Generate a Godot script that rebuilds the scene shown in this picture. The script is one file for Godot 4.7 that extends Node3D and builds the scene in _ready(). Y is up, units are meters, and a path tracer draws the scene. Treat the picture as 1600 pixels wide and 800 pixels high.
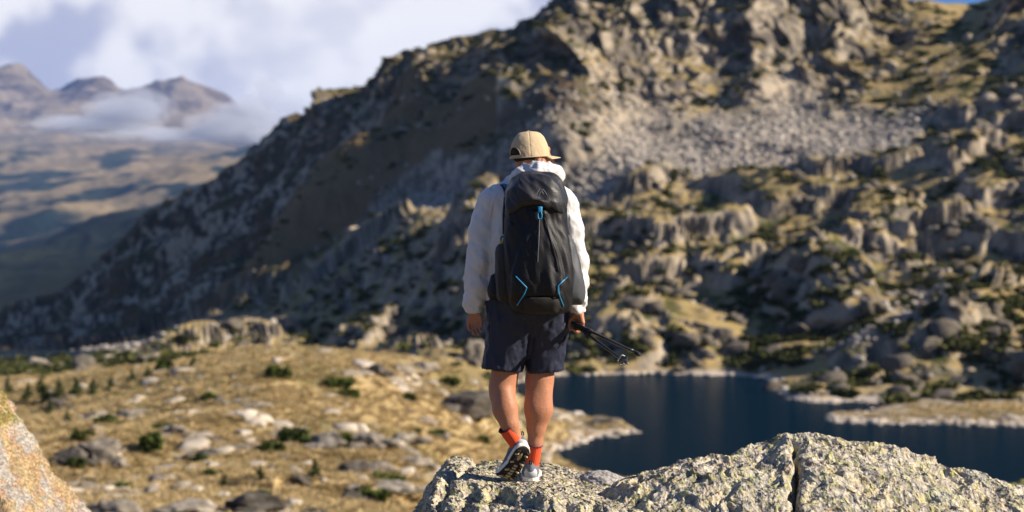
extends Node3D

# The scene: y is up, the rock under the walker's right foot is y = 0, the camera looks along -z.
const CAM_H := 1.18        # height of the lens over the rock
const CAM_Z := 7.4         # distance from the lens to the walker
const LENS := 2222.0       # focal length in pixels of a 1600 wide picture
const LAKE_Y := -20.0

var rng := RandomNumberGenerator.new()
var taken := {}

func _ready():
	rng.seed = 7
	set_view()
	set_sky()
	build_terrain()
	build_lake()
	build_far_range()
	build_mist()
	build_scatter()
	build_meadow()
	var t0 := Time.get_ticks_msec()
	build_rocks()
	var t1 := Time.get_ticks_msec()
	build_person()
	print("rocks %d ms, person %d ms" % [t1 - t0, Time.get_ticks_msec() - t1])

# ------------------------------------------------------------------ camera, sky, sun
func set_view():
	var cam := Camera3D.new()
	cam.name = "camera"
	cam.position = Vector3(0, CAM_H, CAM_Z)
	cam.fov = rad_to_deg(2.0 * atan(400.0 / LENS))
	cam.near = 0.1
	cam.far = 12000.0
	var at := CameraAttributesPhysical.new()
	at.frustum_focal_length = 50.0
	at.frustum_focus_distance = 7.35
	at.exposure_aperture = 1.75
	at.frustum_near = 0.1
	at.frustum_far = 12000.0
	cam.attributes = at
	cam.fov = rad_to_deg(2.0 * atan(400.0 / LENS))
	add_child(cam)
	cam.current = true

func set_sky():
	var w := WorldEnvironment.new()
	w.name = "environment"
	var e := Environment.new()
	e.background_mode = Environment.BG_SKY
	e.tonemap_mode = Environment.TONE_MAPPER_LINEAR
	e.tonemap_exposure = 2.1
	e.sdfgi_enabled = true
	e.ssao_enabled = true
	e.ssil_enabled = true
	e.fog_enabled = true
	e.fog_density = 0.00003
	e.fog_light_color = Color(0.6, 0.75, 1.0)
	e.volumetric_fog_enabled = true
	e.volumetric_fog_density = 0.0
	var s := Sky.new()
	var m := PanoramaSkyMaterial.new()
	m.panorama = sky_picture()
	m.energy_multiplier = 1.0
	s.sky_material = m
	e.sky = s
	w.environment = e
	add_child(w)
	var sun := DirectionalLight3D.new()
	sun.name = "sun"
	sun.light_energy = 1.6
	sun.light_color = Color(1.0, 0.95, 0.87)
	sun.light_angular_distance = 0.5
	sun.shadow_enabled = true
	var el := deg_to_rad(30.0)
	var az := deg_to_rad(13.0)     # from the right, a little from the camera's side
	var to := Vector3(cos(el) * cos(az), sin(el), cos(el) * sin(az))
	sun.basis = Basis.looking_at(-to, Vector3.UP)
	add_child(sun)

func sky_picture() -> ImageTexture:
	var w := 2048
	var h := 1024
	var im := Image.create(w, h, false, Image.FORMAT_RGBF)
	var n := FastNoiseLite.new()
	n.seed = 21
	n.noise_type = FastNoiseLite.TYPE_SIMPLEX_SMOOTH
	n.frequency = 1.0
	n.fractal_octaves = 5
	n.fractal_gain = 0.5
	var n2 := FastNoiseLite.new()
	n2.seed = 5
	n2.frequency = 1.0
	n2.fractal_octaves = 3
	for y in h / 2 + 8:
		var el := (0.5 - (y + 0.5) / h) * PI
		var se := sin(el)
		var ce := cos(el)
		var up := clampf(se, 0.0, 1.0)
		var blue := Color(0.06, 0.15, 0.31).lerp(Color(0.022, 0.058, 0.17), pow(up, 0.55))
		for x in w:
			var az := (x + 0.5) / w * TAU
			if az > PI: az -= TAU
			var px := sin(az) * ce
			var pz := -cos(az) * ce
			# clouds: a bank over the valley ahead and left, loose ones elsewhere
			var q := n.get_noise_3d(px * 5.5, se * 8.0, pz * 5.5)
			var big := n2.get_noise_3d(px * 1.6 + 3.0, se * 3.0, pz * 1.6)
			var a := rad_to_deg(az)
			var bank := 1.0 - smoothstep(5.0, 14.0, a)
			bank *= smoothstep(-75.0, -40.0, a) * (1.0 - smoothstep(16.0, 34.0, rad_to_deg(el)))
			var cover := smoothstep(-0.22, 0.2, q * 0.9 + big * 0.5 - 0.5)
			if a > 0.0: cover *= 1.0 - smoothstep(9.0, 14.0, a) * (1.0 - smoothstep(40.0, 70.0, a))
			cover = maxf(cover, bank * (0.96 + 0.04 * q))
			var lit := smoothstep(-0.42, 0.26, n.get_noise_3d(px * 11.0 + 9.0, se * 13.0 - 0.4, pz * 11.0) + 0.35 * n.get_noise_3d(px * 30.0, se * 34.0, pz * 30.0) + 0.25 * q)
			lit = lerpf(lit, 1.0, exp(-pow((a + 7.0) / 6.0, 2.0) - pow((rad_to_deg(el) - 8.5) / 4.0, 2.0)) * 0.6)
			var cloud := Color(0.25, 0.255, 0.325).lerp(Color(0.49, 0.477, 0.48), lit)
			var c := blue.lerp(cloud, cover)
			im.set_pixel(x, y, c)
	for y in range(h / 2 + 8, h):
		for x in range(0, w, 64):
			im.fill_rect(Rect2i(x, y, 64, 1), Color(0.16, 0.15, 0.14))
	return ImageTexture.create_from_image(im)

# ------------------------------------------------------------------ naming
func numbered(called: String) -> String:
	var k: int = taken.get(called, 0)
	taken[called] = k + 1
	return called if k == 0 else "%s_%03d" % [called, k]

func tag(o: Node, label: String, category := "", group := "", kind := ""):
	if label: o.set_meta("label", label)
	if category: o.set_meta("category", category)
	if group: o.set_meta("group", group)
	if kind: o.set_meta("kind", kind)

func thing(called: String, label: String, category: String, at := Vector3.ZERO, group := "") -> Node3D:
	var o := Node3D.new()
	o.name = numbered(called)
	o.position = at
	tag(o, label, category, group)
	add_child(o)
	return o

func put(called: String, mesh: Mesh, material: Material, parent: Node = null) -> MeshInstance3D:
	var o := MeshInstance3D.new()
	o.mesh = mesh
	o.material_override = material
	o.cast_shadow = GeometryInstance3D.SHADOW_CASTING_SETTING_ON
	if parent == null:
		o.name = numbered(called)
		add_child(o)
	else:
		var k := 0
		var nm := called
		while parent.has_node(nm):
			k += 1
			nm = "%s_%03d" % [called, k]
		o.name = nm
		parent.add_child(o)
	return o

func spot(px: float, py: float, d: float) -> Vector3:
	return Vector3((px - 800.0) / LENS * d, CAM_H - (py - 400.0) / LENS * d, CAM_Z - d)

func noise(seed_: int, freq: float, octaves := 4, kind := FastNoiseLite.TYPE_SIMPLEX_SMOOTH, fractal := FastNoiseLite.FRACTAL_FBM) -> FastNoiseLite:
	var n := FastNoiseLite.new()
	n.seed = seed_
	n.frequency = freq
	n.noise_type = kind
	n.fractal_type = fractal
	n.fractal_octaves = octaves
	return n

func paint(albedo: Color, rough := 0.9, spec := 0.3) -> StandardMaterial3D:
	var m := StandardMaterial3D.new()
	m.albedo_color = albedo.linear_to_srgb()
	m.roughness = rough
	m.metallic_specular = spec
	return m

func grid_mesh(v: PackedVector3Array, c: PackedColorArray, cols: int, rows: int, wound := true) -> ArrayMesh:
	# v[j * cols + i]; normals from the neighbours
	var nn := PackedVector3Array()
	nn.resize(v.size())
	for j in rows:
		var j0 := maxi(j - 1, 0) * cols
		var j1 := mini(j + 1, rows - 1) * cols
		for i in cols:
			var a: Vector3 = v[j * cols + mini(i + 1, cols - 1)] - v[j * cols + maxi(i - 1, 0)]
			var b: Vector3 = v[j1 + i] - v[j0 + i]
			var n := (a.cross(b) if wound else b.cross(a)).normalized()
			nn[j * cols + i] = n
	var ix := PackedInt32Array()
	ix.resize((cols - 1) * (rows - 1) * 6)
	var k := 0
	for j in rows - 1:
		for i in cols - 1:
			var p := j * cols + i
			if wound:
				ix[k] = p; ix[k + 1] = p + cols; ix[k + 2] = p + 1
				ix[k + 3] = p + 1; ix[k + 4] = p + cols; ix[k + 5] = p + cols + 1
			else:
				ix[k] = p; ix[k + 1] = p + 1; ix[k + 2] = p + cols
				ix[k + 3] = p + 1; ix[k + 4] = p + cols + 1; ix[k + 5] = p + cols
			k += 6
	var a := []
	a.resize(Mesh.ARRAY_MAX)
	a[Mesh.ARRAY_VERTEX] = v
	a[Mesh.ARRAY_NORMAL] = nn
	if c.size() == v.size():
		a[Mesh.ARRAY_COLOR] = c
	a[Mesh.ARRAY_INDEX] = ix
	var m := ArrayMesh.new()
	m.add_surface_from_arrays(Mesh.PRIMITIVE_TRIANGLES, a)
	return m

# ------------------------------------------------------------------ terrain
# A height field over (bearing, distance). Its landmarks were measured on the photograph and stand at their own distances;
# between them the height is interpolated. bearing = px as seen from the lens, kept as an angle measure only.
const G := 0   # dry grass
const R := 1   # rocky hillside
const C := 2   # cliff
const T := 3   # talus
const D := 4   # shade painted into this heath slope
const U0 := -500.0
const U1 := 2100.0
const NU := 174
const V0 := 2.3
const V1 := 7.0
const NV := 236
var land := []                       # landmarks: [px, py, d, kind]
var tanh_map := PackedFloat32Array()  # (400 - py) / LENS of the ground
var kind_map := []                   # five weight maps

func L(kind: int, rows: Array):
	for r in rows: land.append([float(r[0]), float(r[1]), float(r[2]), kind])

func dark1(px: float, py: float) -> float:   # distance of the great slope that faces left
	return minf(293.8 / ((px - 800.0) / LENS + 0.7 - (400.0 - py) / LENS), 860.0)

func dark2(px: float, py: float) -> float:   # and of the spur in front of it
	return 101.4 / (0.8 * (px - 800.0) / LENS + 0.325 - (400.0 - py) / LENS)

func landmarks():
	L(G, [[-450, 930, 12], [200, 940, 12], [800, 960, 12], [1300, 960, 12], [1650, 905, 12], [2050, 900, 12]])
	L(G, [[-450, 880, 20], [100, 900, 20], [500, 930, 20], [900, 1000, 20], [1300, 980, 20], [1600, 850, 20], [2050, 820, 20]])
	L(G, [[-450, 830, 40], [0, 830, 40], [200, 830, 40], [400, 835, 40], [600, 845, 40], [800, 870, 40], [1000, 930, 40], [1300, 930, 40], [1600, 900, 40], [2050, 860, 40]])
	L(G, [[-450, 700, 75], [0, 700, 75], [200, 690, 75], [400, 682, 75], [600, 692, 75], [700, 702, 85], [800, 790, 75], [1000, 800, 80], [1300, 800, 80], [1700, 800, 80], [2050, 790, 80]])
	L(G, [[-450, 640, 115], [0, 640, 115], [100, 622, 115], [250, 603, 110], [400, 592, 100], [550, 602, 100], [680, 622, 105]])
	L(G, [[450, 541, 130], [330, 556, 130], [580, 553, 132], [680, 570, 138], [740, 590, 150], [200, 580, 140], [100, 592, 150], [0, 600, 150], [-200, 610, 150]])
	L(G, [[1000, 776, 120], [1300, 776, 120], [1700, 776, 120], [2050, 776, 120]])
	L(G, [[950, 774, 150], [1200, 774, 150], [1500, 774, 150], [1900, 774, 150]])
	L(G, [[890, 687, 160], [850, 706, 148], [940, 652, 176], [985, 663, 175.5], [900, 664, 172], [870, 660, 165], [800, 655, 165], [830, 638, 212]])
	L(G, [[1000, 695, 180], [925, 655, 198], [865, 640, 208], [835, 628, 220], [930, 715, 160], [880, 738, 150]])
	L(G, [[760, 590, 200], [750, 640, 165], [790, 590, 240], [720, 585, 200]])
	L(G, [[880, 580, 255], [1000, 580, 256], [1100, 582, 254], [1180, 584, 250], [1210, 598, 232], [1240, 617, 212], [1300, 619, 209], [1400, 620, 208], [1500, 622, 206], [1600, 625, 203], [1850, 628, 202]])
	L(G, [[900, 612, 246], [1000, 612, 247], [1100, 614, 246], [1170, 622, 238], [1215, 652, 208], [1270, 652, 199], [1330, 648, 199]])
	L(G, [[1300, 648, 187.5], [1400, 641, 188], [1500, 638, 188], [1600, 636, 188], [1850, 632, 188], [1400, 660, 180], [1500, 658, 180], [1600, 656, 180], [1850, 656, 180]])
	L(G, [[1290, 690, 176], [1400, 690, 174], [1500, 692, 173], [1600, 692, 172], [1850, 692, 172], [1500, 632, 197], [1600, 630, 197], [1240, 690, 190]])
	# the hillside over the lake
	L(R, [[880, 560, 262], [880, 500, 285], [880, 430, 325], [880, 350, 385]])
	L(C, [[1000, 560, 260], [1000, 497, 270], [1120, 560, 258], [1120, 497, 268], [1060, 560, 259], [1060, 492, 269], [940, 560, 261], [940, 510, 274]])
	L(R, [[1000, 470, 288], [1000, 400, 330], [1000, 300, 400], [1120, 470, 285], [1120, 400, 330], [1120, 300, 405], [1240, 390, 300], [1240, 300, 385]])
	L(T, [[1000, 180, 490], [1120, 200, 470], [1240, 200, 470], [1240, 150, 500], [1000, 235, 445], [1120, 250, 437], [1330, 210, 462], [930, 300, 425]])
	L(G, [[1120, 150, 503], [1240, 588, 238], [1240, 540, 255], [1250, 500, 271], [1190, 500, 274]])
	L(C, [[1240, 488, 275], [1240, 410, 283], [1320, 482, 272], [1320, 402, 282], [1280, 485, 272], [1280, 395, 281]])
	L(R, [[1330, 600, 225], [1340, 500, 262], [1360, 380, 300], [1330, 300, 385], [1400, 600, 217], [1400, 540, 240], [1400, 480, 265], [1400, 400, 310], [1400, 300, 385]])
	L(T, [[1400, 200, 455], [1370, 520, 246], [1420, 490, 262]])
	L(R, [[1500, 600, 216], [1500, 460, 255], [1500, 370, 310], [1500, 280, 380], [1500, 200, 440]])
	L(C, [[1500, 548, 230], [1500, 482, 238], [1560, 550, 229], [1560, 475, 240], [1400, 590, 222], [1450, 590, 222], [1430, 560, 227]])
	L(G, [[1400, 150, 490], [1500, 130, 480]])
	L(R, [[1600, 600, 214], [1600, 440, 262], [1600, 370, 310], [1600, 280, 370], [1600, 180, 430], [1600, 130, 470]])
	L(R, [[2050, 600, 212], [1850, 480, 245], [1850, 330, 310], [1850, 200, 390], [1850, 50, 480], [1850, -100, 560], [2050, 100, 400], [2050, -150, 560]])
	# the cliffs on top
	L(C, [[1000, 100, 512], [1000, 0, 535], [1000, -60, 565], [955, 100, 503], [962, 22, 545], [966, 12, 562], [915, -4, 545], [1012, -30, 562]])
	L(C, [[1100, 80, 518], [1100, -20, 545], [1100, -110, 590], [1200, 80, 518], [1200, -30, 545], [1200, -130, 600], [1300, 100, 518], [1300, 0, 545], [1300, -70, 590]])
	L(C, [[1380, 80, 525], [1385, 4, 565], [1590, 60, 500], [1600, 0, 520], [1650, -60, 560], [1850, -150, 600]])
	L(G, [[1450, 70, 520], [1450, 8, 560], [1530, 60, 515], [1545, 20, 550], [1420, 110, 505]])
	for q in [[966, 60], [915, 60], [1100, 0], [1200, 0], [1300, 40], [1385, 60], [1450, 70], [1545, 80], [1650, 40], [1850, -20]]:
		L(R, [[q[0], q[1] + 10, 700]])
	# the great slope that faces left, with the skyline
	for q in [[880, 20], [840, 46], [800, 63], [765, 78], [725, 90], [690, 98], [655, 108], [620, 125], [590, 142], [565, 140], [530, 150], [480, 195], [450, 215], [415, 255], [375, 295], [320, 325], [240, 350], [195, 395], [125, 460], [50, 495], [0, 512], [-100, 560], [-300, 640]]:
		var d := dark1(q[0], q[1])
		L(D if q[0] < 480 else C, [[q[0], q[1], d]])
		L(D, [[q[0], q[1] + 75, d * 1.25]])
	for q in [[880, 150], [880, 235], [760, 150], [760, 235], [640, 180], [640, 262], [565, 220], [565, 320], [480, 270], [480, 370], [400, 330], [400, 430], [300, 400], [300, 470], [200, 450], [200, 505], [100, 500]]:
		L(D, [[q[0], q[1], dark1(q[0], q[1])]])
	L(R, [[440, 500, 400], [350, 532, 330]])
	L(G, [[0, 562, 300], [100, 562, 320], [-200, 580, 300]])
	L(T, [[200, 542, 350], [300, 527, 400], [330, 520, 380]])
	L(G, [[60, 575, 260], [200, 562, 270]])
	L(G, [[450, 578, 180], [560, 582, 190], [450, 560, 260], [560, 560, 260], [640, 600, 200], [300, 585, 180], [100, 600, 190]])
	# the spur in front
	for q in [[640, 330], [560, 385], [500, 450], [700, 450], [640, 500], [560, 500], [740, 520], [740, 400], [740, 312], [640, 538], [690, 322], [800, 300], [790, 430], [800, 530]]:
		L(R, [[q[0], q[1], dark2(q[0], q[1])]])
	L(T, [[740, 318, 432], [640, 330, 468], [690, 324, 450], [880, 287, 436], [800, 306, 425]])

func fit_land():
	landmarks()
	var n := land.size()
	var pu := PackedFloat32Array()
	var pv := PackedFloat32Array()
	var pe := PackedFloat32Array()
	var mean := 0.0
	for p in land:
		pu.append(p[0] / 100.0)
		pv.append(log(p[2]) * 10.0)
		pe.append((400.0 - p[1]) / LENS)
		mean += pe[pe.size() - 1] / n
	var m := []
	for i in n:
		var row := PackedFloat64Array()
		row.resize(n + 1)
		for j in n:
			var du := pu[i] - pu[j]
			var dv := pv[i] - pv[j]
			row[j] = sqrt(du * du + dv * dv + 0.04)
		row[i] += 0.0
		row[n] = pe[i] - mean
		m.append(row)
	for c in n:
		var best := c
		for r in range(c + 1, n):
			if absf(m[r][c]) > absf(m[best][c]): best = r
		var sw = m[c]; m[c] = m[best]; m[best] = sw
		var pr: PackedFloat64Array = m[c]
		for r in range(c + 1, n):
			var rr: PackedFloat64Array = m[r]
			var f := rr[c] / pr[c]
			if f == 0.0: continue
			for k in range(c, n + 1):
				rr[k] -= f * pr[k]
			m[r] = rr
	var w := PackedFloat64Array()
	w.resize(n)
	for c in range(n - 1, -1, -1):
		var s: float = m[c][n]
		for k in range(c + 1, n): s -= m[c][k] * w[k]
		w[c] = s / m[c][c]
	tanh_map.resize(NU * NV)
	for k in 5:
		var a := PackedFloat32Array()
		a.resize(NU * NV)
		kind_map.append(a)
	var kw := PackedFloat32Array([0, 0, 0, 0, 0])
	for j in NV:
		var v := (V0 + (V1 - V0) * j / (NV - 1)) * 10.0
		for i in NU:
			var u := (U0 + (U1 - U0) * i / (NU - 1)) / 100.0
			var s := mean
			kw.fill(0.0)
			for p in n:
				var du := u - pu[p]
				var dv := v - pv[p]
				var q := du * du + dv * dv
				s += w[p] * sqrt(q + 0.04)
				if q < 9.0:
					kw[land[p][3]] += 1.0 / (q * q + 0.02)
			tanh_map[j * NU + i] = s
			var tot := kw[0] + kw[1] + kw[2] + kw[3] + kw[4] + 1e-4
			for k in 5: kind_map[k][j * NU + i] = kw[k] / tot

func sample(map: PackedFloat32Array, px: float, lnd: float) -> float:
	var u := clampf((px - U0) / (U1 - U0) * (NU - 1), 0.0, NU - 1.001)
	var v := clampf((lnd - V0) / (V1 - V0) * (NV - 1), 0.0, NV - 1.001)
	var i := int(u)
	var j := int(v)
	var fu := u - i
	var fv := v - j
	var k := j * NU + i
	return lerpf(lerpf(map[k], map[k + 1], fu), lerpf(map[k + NU], map[k + NU + 1], fu), fv)

func ground_y(px: float, d: float) -> float:
	return CAM_H + sample(tanh_map, px, log(d)) * d

const COLS := 720
const ROWS := 520
var tv := PackedVector3Array()
var tn := PackedVector3Array()
var tk := PackedColorArray()   # r rock, g talus, b cliff/heath, a grass
var t_seen := PackedByteArray()

func build_terrain():
	fit_land()
	var t0 := Time.get_ticks_msec()
	var cols := COLS
	var rows := ROWS
	var v := PackedVector3Array()
	v.resize(cols * rows)
	var kinds := PackedColorArray()
	kinds.resize(cols * rows)
	var crag := noise(3, 1.0 / 62.0, 5, FastNoiseLite.TYPE_SIMPLEX_SMOOTH, FastNoiseLite.FRACTAL_RIDGED)
	var bump := noise(11, 1.0 / 48.0, 5)
	var gully := noise(17, 1.0 / 60.0, 4, FastNoiseLite.TYPE_SIMPLEX_SMOOTH, FastNoiseLite.FRACTAL_RIDGED)
	var calm := noise(18, 1.0 / 70.0, 2)
	var knob := noise(12, 1.0 / 11.0, 2, FastNoiseLite.TYPE_CELLULAR)
	knob.cellular_return_type = FastNoiseLite.RETURN_DISTANCE2_SUB
	knob.cellular_jitter = 1.0
	var small := noise(19, 1.0 / 7.0, 3)
	var soft := noise(13, 1.0 / 22.0, 4)
	var fine := 360
	var spurs := []
	for w in [[[650, 200], [565, 300], [490, 395], [430, 480]], [[745, 225], [690, 262], [610, 330], [545, 375]]]:
		var line := PackedVector2Array()
		for q in w:
			var s3 := spot(q[0], q[1], dark1(q[0], q[1]))
			line.append(Vector2(s3.x, s3.z))
		spurs.append(line)
	for i in cols:
		# bearings: dense in view, wide steps far outside it
		var t := (i - cols / 2) / (cols * 0.5)
		var px := 800.0 + t * 960.0 + signf(t) * maxf(absf(t) - 0.86, 0.0) * 2400.0
		# share the rows so that each covers about the same angle in view
		var acc := PackedFloat32Array()
		acc.resize(fine)
		var ds := PackedFloat32Array()
		ds.resize(fine)
		var e0 := 0.0
		var lowest := -9.0
		for k in fine:
			var lnd := lerpf(V0 + 0.05, 6.75, k / (fine - 1.0))
			var e := sample(tanh_map, px, lnd)
			ds[k] = lnd
			if k == 0:
				acc[k] = 0.0
			else:
				var de := absf(e - e0) * LENS
				if e < lowest: de *= 0.15
				acc[k] = acc[k - 1] + de + 1.0
			lowest = maxf(lowest, e)
			e0 = e
		var at := 0
		var inside := sample(kind_map[0], px, 5.0)
		for j in rows:
			var want := acc[fine - 1] * j / (rows - 1.0)
			while at < fine - 2 and acc[at + 1] < want: at += 1
			var f := clampf((want - acc[at]) / maxf(acc[at + 1] - acc[at], 1e-6), 0.0, 1.0)
			var lnd := lerpf(ds[at], ds[at + 1], f)
			var d := exp(lnd)
			var e := sample(tanh_map, px, lnd)
			var p := Vector3((px - 800.0) / LENS * d, CAM_H + e * d, CAM_Z - d)
			var kg := sample(kind_map[0], px, lnd)
			var kr := sample(kind_map[1], px, lnd)
			var kc := sample(kind_map[2], px, lnd)
			var kt := sample(kind_map[3], px, lnd)
			var kd := sample(kind_map[4], px, lnd)
			var turf := 0.0
			if d > 55.0:
				# bare rock breaks out of the slope: buttresses on the cliffs, knobs on the hillside
				var far := smoothstep(55.0, 260.0, d)
				var base_y := p.y
				if kc > 0.02:
					var c := crag.get_noise_3d(p.x * 1.25, p.y * 0.4, p.z * 1.25)
					var c2 := crag.get_noise_3d(p.x * 4.1 + 70.0, p.y * 1.6, p.z * 4.1)
					var s := d / 520.0
					p.z += kc * (c * 17.0 + c2 * 3.6 + 4.0 * knob.get_noise_3d(p.x, p.y * 0.5, p.z)) * s
					p.x -= kc * (c * 9.0 + c2 * 2.0) * s
				var rough := clampf(kr + kc * 0.5 + kd * 0.6 + kt * 0.25, 0.0, 1.0) * far
				if rough > 0.02:
					var b := bump.get_noise_3d(p.x, p.y * 0.8, p.z)
					var w3 := small.get_noise_3d(p.x, p.y, p.z)
					var q := 1.2 * (knob.get_noise_3d(p.x + 3.0 * w3, p.y * 0.8, p.z + 3.0 * w3) + 0.55) + 0.5 * w3
					q *= 0.35 + smoothstep(-0.25, 0.25, calm.get_noise_3d(p.x, p.y, p.z)) * 1.1
					var step := smoothstep(0.02, 0.2, b + 0.2 * q) * (1.0 - 0.6 * kd)
					p.y += rough * (b * 7.0 + step * 3.0 + q * 1.5)
					p.z += rough * (step * 2.6 + q * 1.7)
				# two dark buttresses that lean out to the right over the lake
				for w in [[47.5, 68.0, 280.0, 12.0, -10.5, 1.2, 15.0], [78.0, 92.0, 316.0, 9.0, 1.0, 12.0, 10.0]]:
					var u: float = (p.x - w[0]) / (w[1] - w[0])
					if u > 0.0 and u < 1.15:
						var lean: float = u if u < 1.0 else (1.15 - u) / 0.15
						p.z += lean * w[6] * exp(-pow((d - w[2]) / w[3], 4.0)) * smoothstep(w[4] - 2.0, w[4] + 1.0, base_y) * smoothstep(w[5] + 2.0, w[5], base_y)
				if kd > 0.05:   # two grassy spurs come down it and catch the sun
					for w in spurs:
						var near := 1e9
						for q in w.size() - 1:
							var at2 := Geometry2D.get_closest_point_to_segment(Vector2(p.x, p.z), w[q], w[q + 1])
							near = minf(near, at2.distance_to(Vector2(p.x, p.z)))
						var g2 := exp(-pow(near / 18.0, 2.0)) * kd
						p.y += 19.0 * g2
						turf = maxf(turf, exp(-pow(near / 20.0, 4.0)) * kd)
				if kd > 0.02:   # gullies run down the great slope
					var run := gully.get_noise_2d(p.x * 0.57 + d * 0.82, p.y * 0.22)
					p.y += kd * run * 10.0
					p.z += kd * run * 7.0
				p.y += kg * soft.get_noise_3d(p.x, 0.0, p.z) * (1.5 if base_y > LAKE_Y + 2.0 else 0.3)
				if base_y < LAKE_Y + 2.0 and d < 262.0:   # the lake keeps its shoreline
					p.y = lerpf(p.y, base_y, smoothstep(LAKE_Y + 2.5, LAKE_Y + 0.5, base_y) * 0.85)
			v[j * cols + i] = p
			kinds[j * cols + i] = Color(kr, kt, kd * (1.0 - turf), kg + kd * turf)
	var t1 := Time.get_ticks_msec()
	# colours: bare rock where it is steep, grass, heath and juniper where it is not
	tv = v
	tk = kinds
	var m := grid_mesh(v, PackedColorArray(), cols, rows)
	tn = m.surface_get_arrays(0)[Mesh.ARRAY_NORMAL]
	var patch := noise(31, 1.0 / 26.0, 4)
	var speck := noise(32, 1.0 / 5.0, 3)
	var green := noise(33, 1.0 / 17.0, 4)
	var col := PackedColorArray()
	col.resize(v.size())
	for k in v.size():
		var p := v[k]
		var n := tn[k]
		var w := kinds[k]
		var a := patch.get_noise_3d(p.x, p.y, p.z)
		var s := speck.get_noise_3d(p.x, p.y, p.z)
		var g := green.get_noise_3d(p.x, p.y, p.z)
		var d := CAM_Z - p.z
		var dry := Color(0.38, 0.28, 0.14).lerp(Color(0.25, 0.195, 0.092), smoothstep(-0.25, 0.35, a + 0.4 * s))
		if d > 220.0: dry = dry.lerp(Color(0.22, 0.165, 0.075), 0.75)
		dry = dry.lerp(Color(0.15, 0.14, 0.05), smoothstep(0.0, 0.35, g - 0.2 * s) * 0.55 * (1.0 if d < 200.0 else 0.3))
		dry = dry.lerp(Color(0.40, 0.34, 0.25), smoothstep(0.15, 0.4, s + 0.5 * a) * 0.3 * (1.0 if d < 220.0 else 0.0))
		var shaded_heath := Color(0.034, 0.027, 0.018).lerp(Color(0.10, 0.063, 0.03), smoothstep(-0.2, 0.4, a))  # heath brown, made darker to paint in the shade of its slope
		var bush := Color(0.032, 0.042, 0.014)
		var stone := Color(0.30, 0.252, 0.195).lerp(Color(0.12, 0.105, 0.09), smoothstep(-0.3, 0.35, s + 0.3 * a))
		var grey := Color(0.31, 0.275, 0.24).lerp(Color(0.17, 0.15, 0.13), smoothstep(-0.35, 0.35, s))
		var far := smoothstep(150.0, 260.0, d)
		var soil := dry.lerp(shaded_heath, clampf(w.b * 1.2, 0.0, 1.0) * far)
		soil = soil.lerp(bush, smoothstep(0.12, 0.3, g + 0.15 * s) * (0.85 if d > 160.0 else 0.4))
		soil = soil.lerp(grey, clampf(w.g * 1.4 - 0.2 + s * 0.5, 0.0, 1.0))
		var steep := 1.0 - n.y
		var bare := smoothstep(0.2, 0.42, steep + 0.1 * s + 0.08 * a) * far * (1.0 - 0.55 * w.b * (1.0 if w.r < 0.3 else 0.0) * smoothstep(-0.1, 0.3, a))
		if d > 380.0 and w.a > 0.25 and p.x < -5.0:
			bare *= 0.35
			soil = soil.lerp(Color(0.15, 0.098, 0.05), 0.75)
			stone = stone.lerp(Color(0.05, 0.042, 0.035), 0.7)  # stone on the spurs darkened too, to keep the painted shade
		if p.y < LAKE_Y + 0.9 and d < 270.0 and d > 120.0:
			grey = Color(0.40, 0.345, 0.29)
			bare = maxf(bare, smoothstep(LAKE_Y + 1.1, LAKE_Y + 0.4, p.y + 1.2 * s + 0.4 * a))
			if p.y < LAKE_Y + 0.5: stone = grey
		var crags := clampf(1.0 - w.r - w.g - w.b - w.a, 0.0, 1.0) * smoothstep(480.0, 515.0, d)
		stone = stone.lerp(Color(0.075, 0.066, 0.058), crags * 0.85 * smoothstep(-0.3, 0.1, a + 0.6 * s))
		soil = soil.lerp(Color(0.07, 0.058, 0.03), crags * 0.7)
		stone = stone.lerp(Color(0.026, 0.025, 0.025), clampf(w.b, 0.0, 1.0) * 0.92 * smoothstep(-0.35, 0.15, s + a))  # rock of the left-facing slope blackened, its shade put into the colour
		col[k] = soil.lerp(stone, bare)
	var arr := m.surface_get_arrays(0)
	arr[Mesh.ARRAY_COLOR] = col
	var mesh := ArrayMesh.new()
	mesh.add_surface_from_arrays(Mesh.PRIMITIVE_TRIANGLES, arr)
	var mat := paint(Color.WHITE, 0.95, 0.15)
	mat.vertex_color_use_as_albedo = true
	var o := put("mountain_terrain", mesh, mat)
	tag(o, "dry grass valley floor and rocky mountain slopes round the dark lake", "", "", "structure")
	print("terrain ", t1 - t0, " ms, colours ", Time.get_ticks_msec() - t1, " ms, landmarks ", land.size())

func build_lake():
	var me := PlaneMesh.new()
	me.size = Vector2(420, 260)
	me.subdivide_width = 8
	me.subdivide_depth = 8
	var m := paint(Color(0.002, 0.010, 0.020), 0.1, 0.012)
	var nt := NoiseTexture2D.new()
	nt.width = 512
	nt.height = 512
	nt.seamless = true
	nt.as_normal_map = true
	nt.bump_strength = 3.0
	nt.noise = noise(71, 0.03, 3)
	m.normal_enabled = true
	m.normal_texture = nt
	m.normal_scale = 0.55
	m.uv1_triplanar = true
	m.uv1_world_triplanar = true
	m.uv1_scale = Vector3(0.12, 0.12, 0.3)
	var o := put("lake_water", me, m)
	o.position = Vector3(60, LAKE_Y, CAM_Z - 190.0)
	tag(o, "dark blue mountain lake below the walker", "", "", "structure")

# ------------------------------------------------------------------ the far side of the valley
func far_height(x: float, d: float, ridge: FastNoiseLite, roll: FastNoiseLite) -> float:
	var px := x / d * LENS + 800.0
	var h := 0.0
	# valley floor, then terraces, then the range with its three tops
	var t := smoothstep(900.0, 2300.0, d)
	var floor_py := lerpf(560.0, 420.0, smoothstep(-250.0, 420.0, px))
	h = (400.0 - lerpf(floor_py + 60.0, 400.0, 0.0)) / LENS * 1000.0
	h += 0.0 * t
	return h

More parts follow.
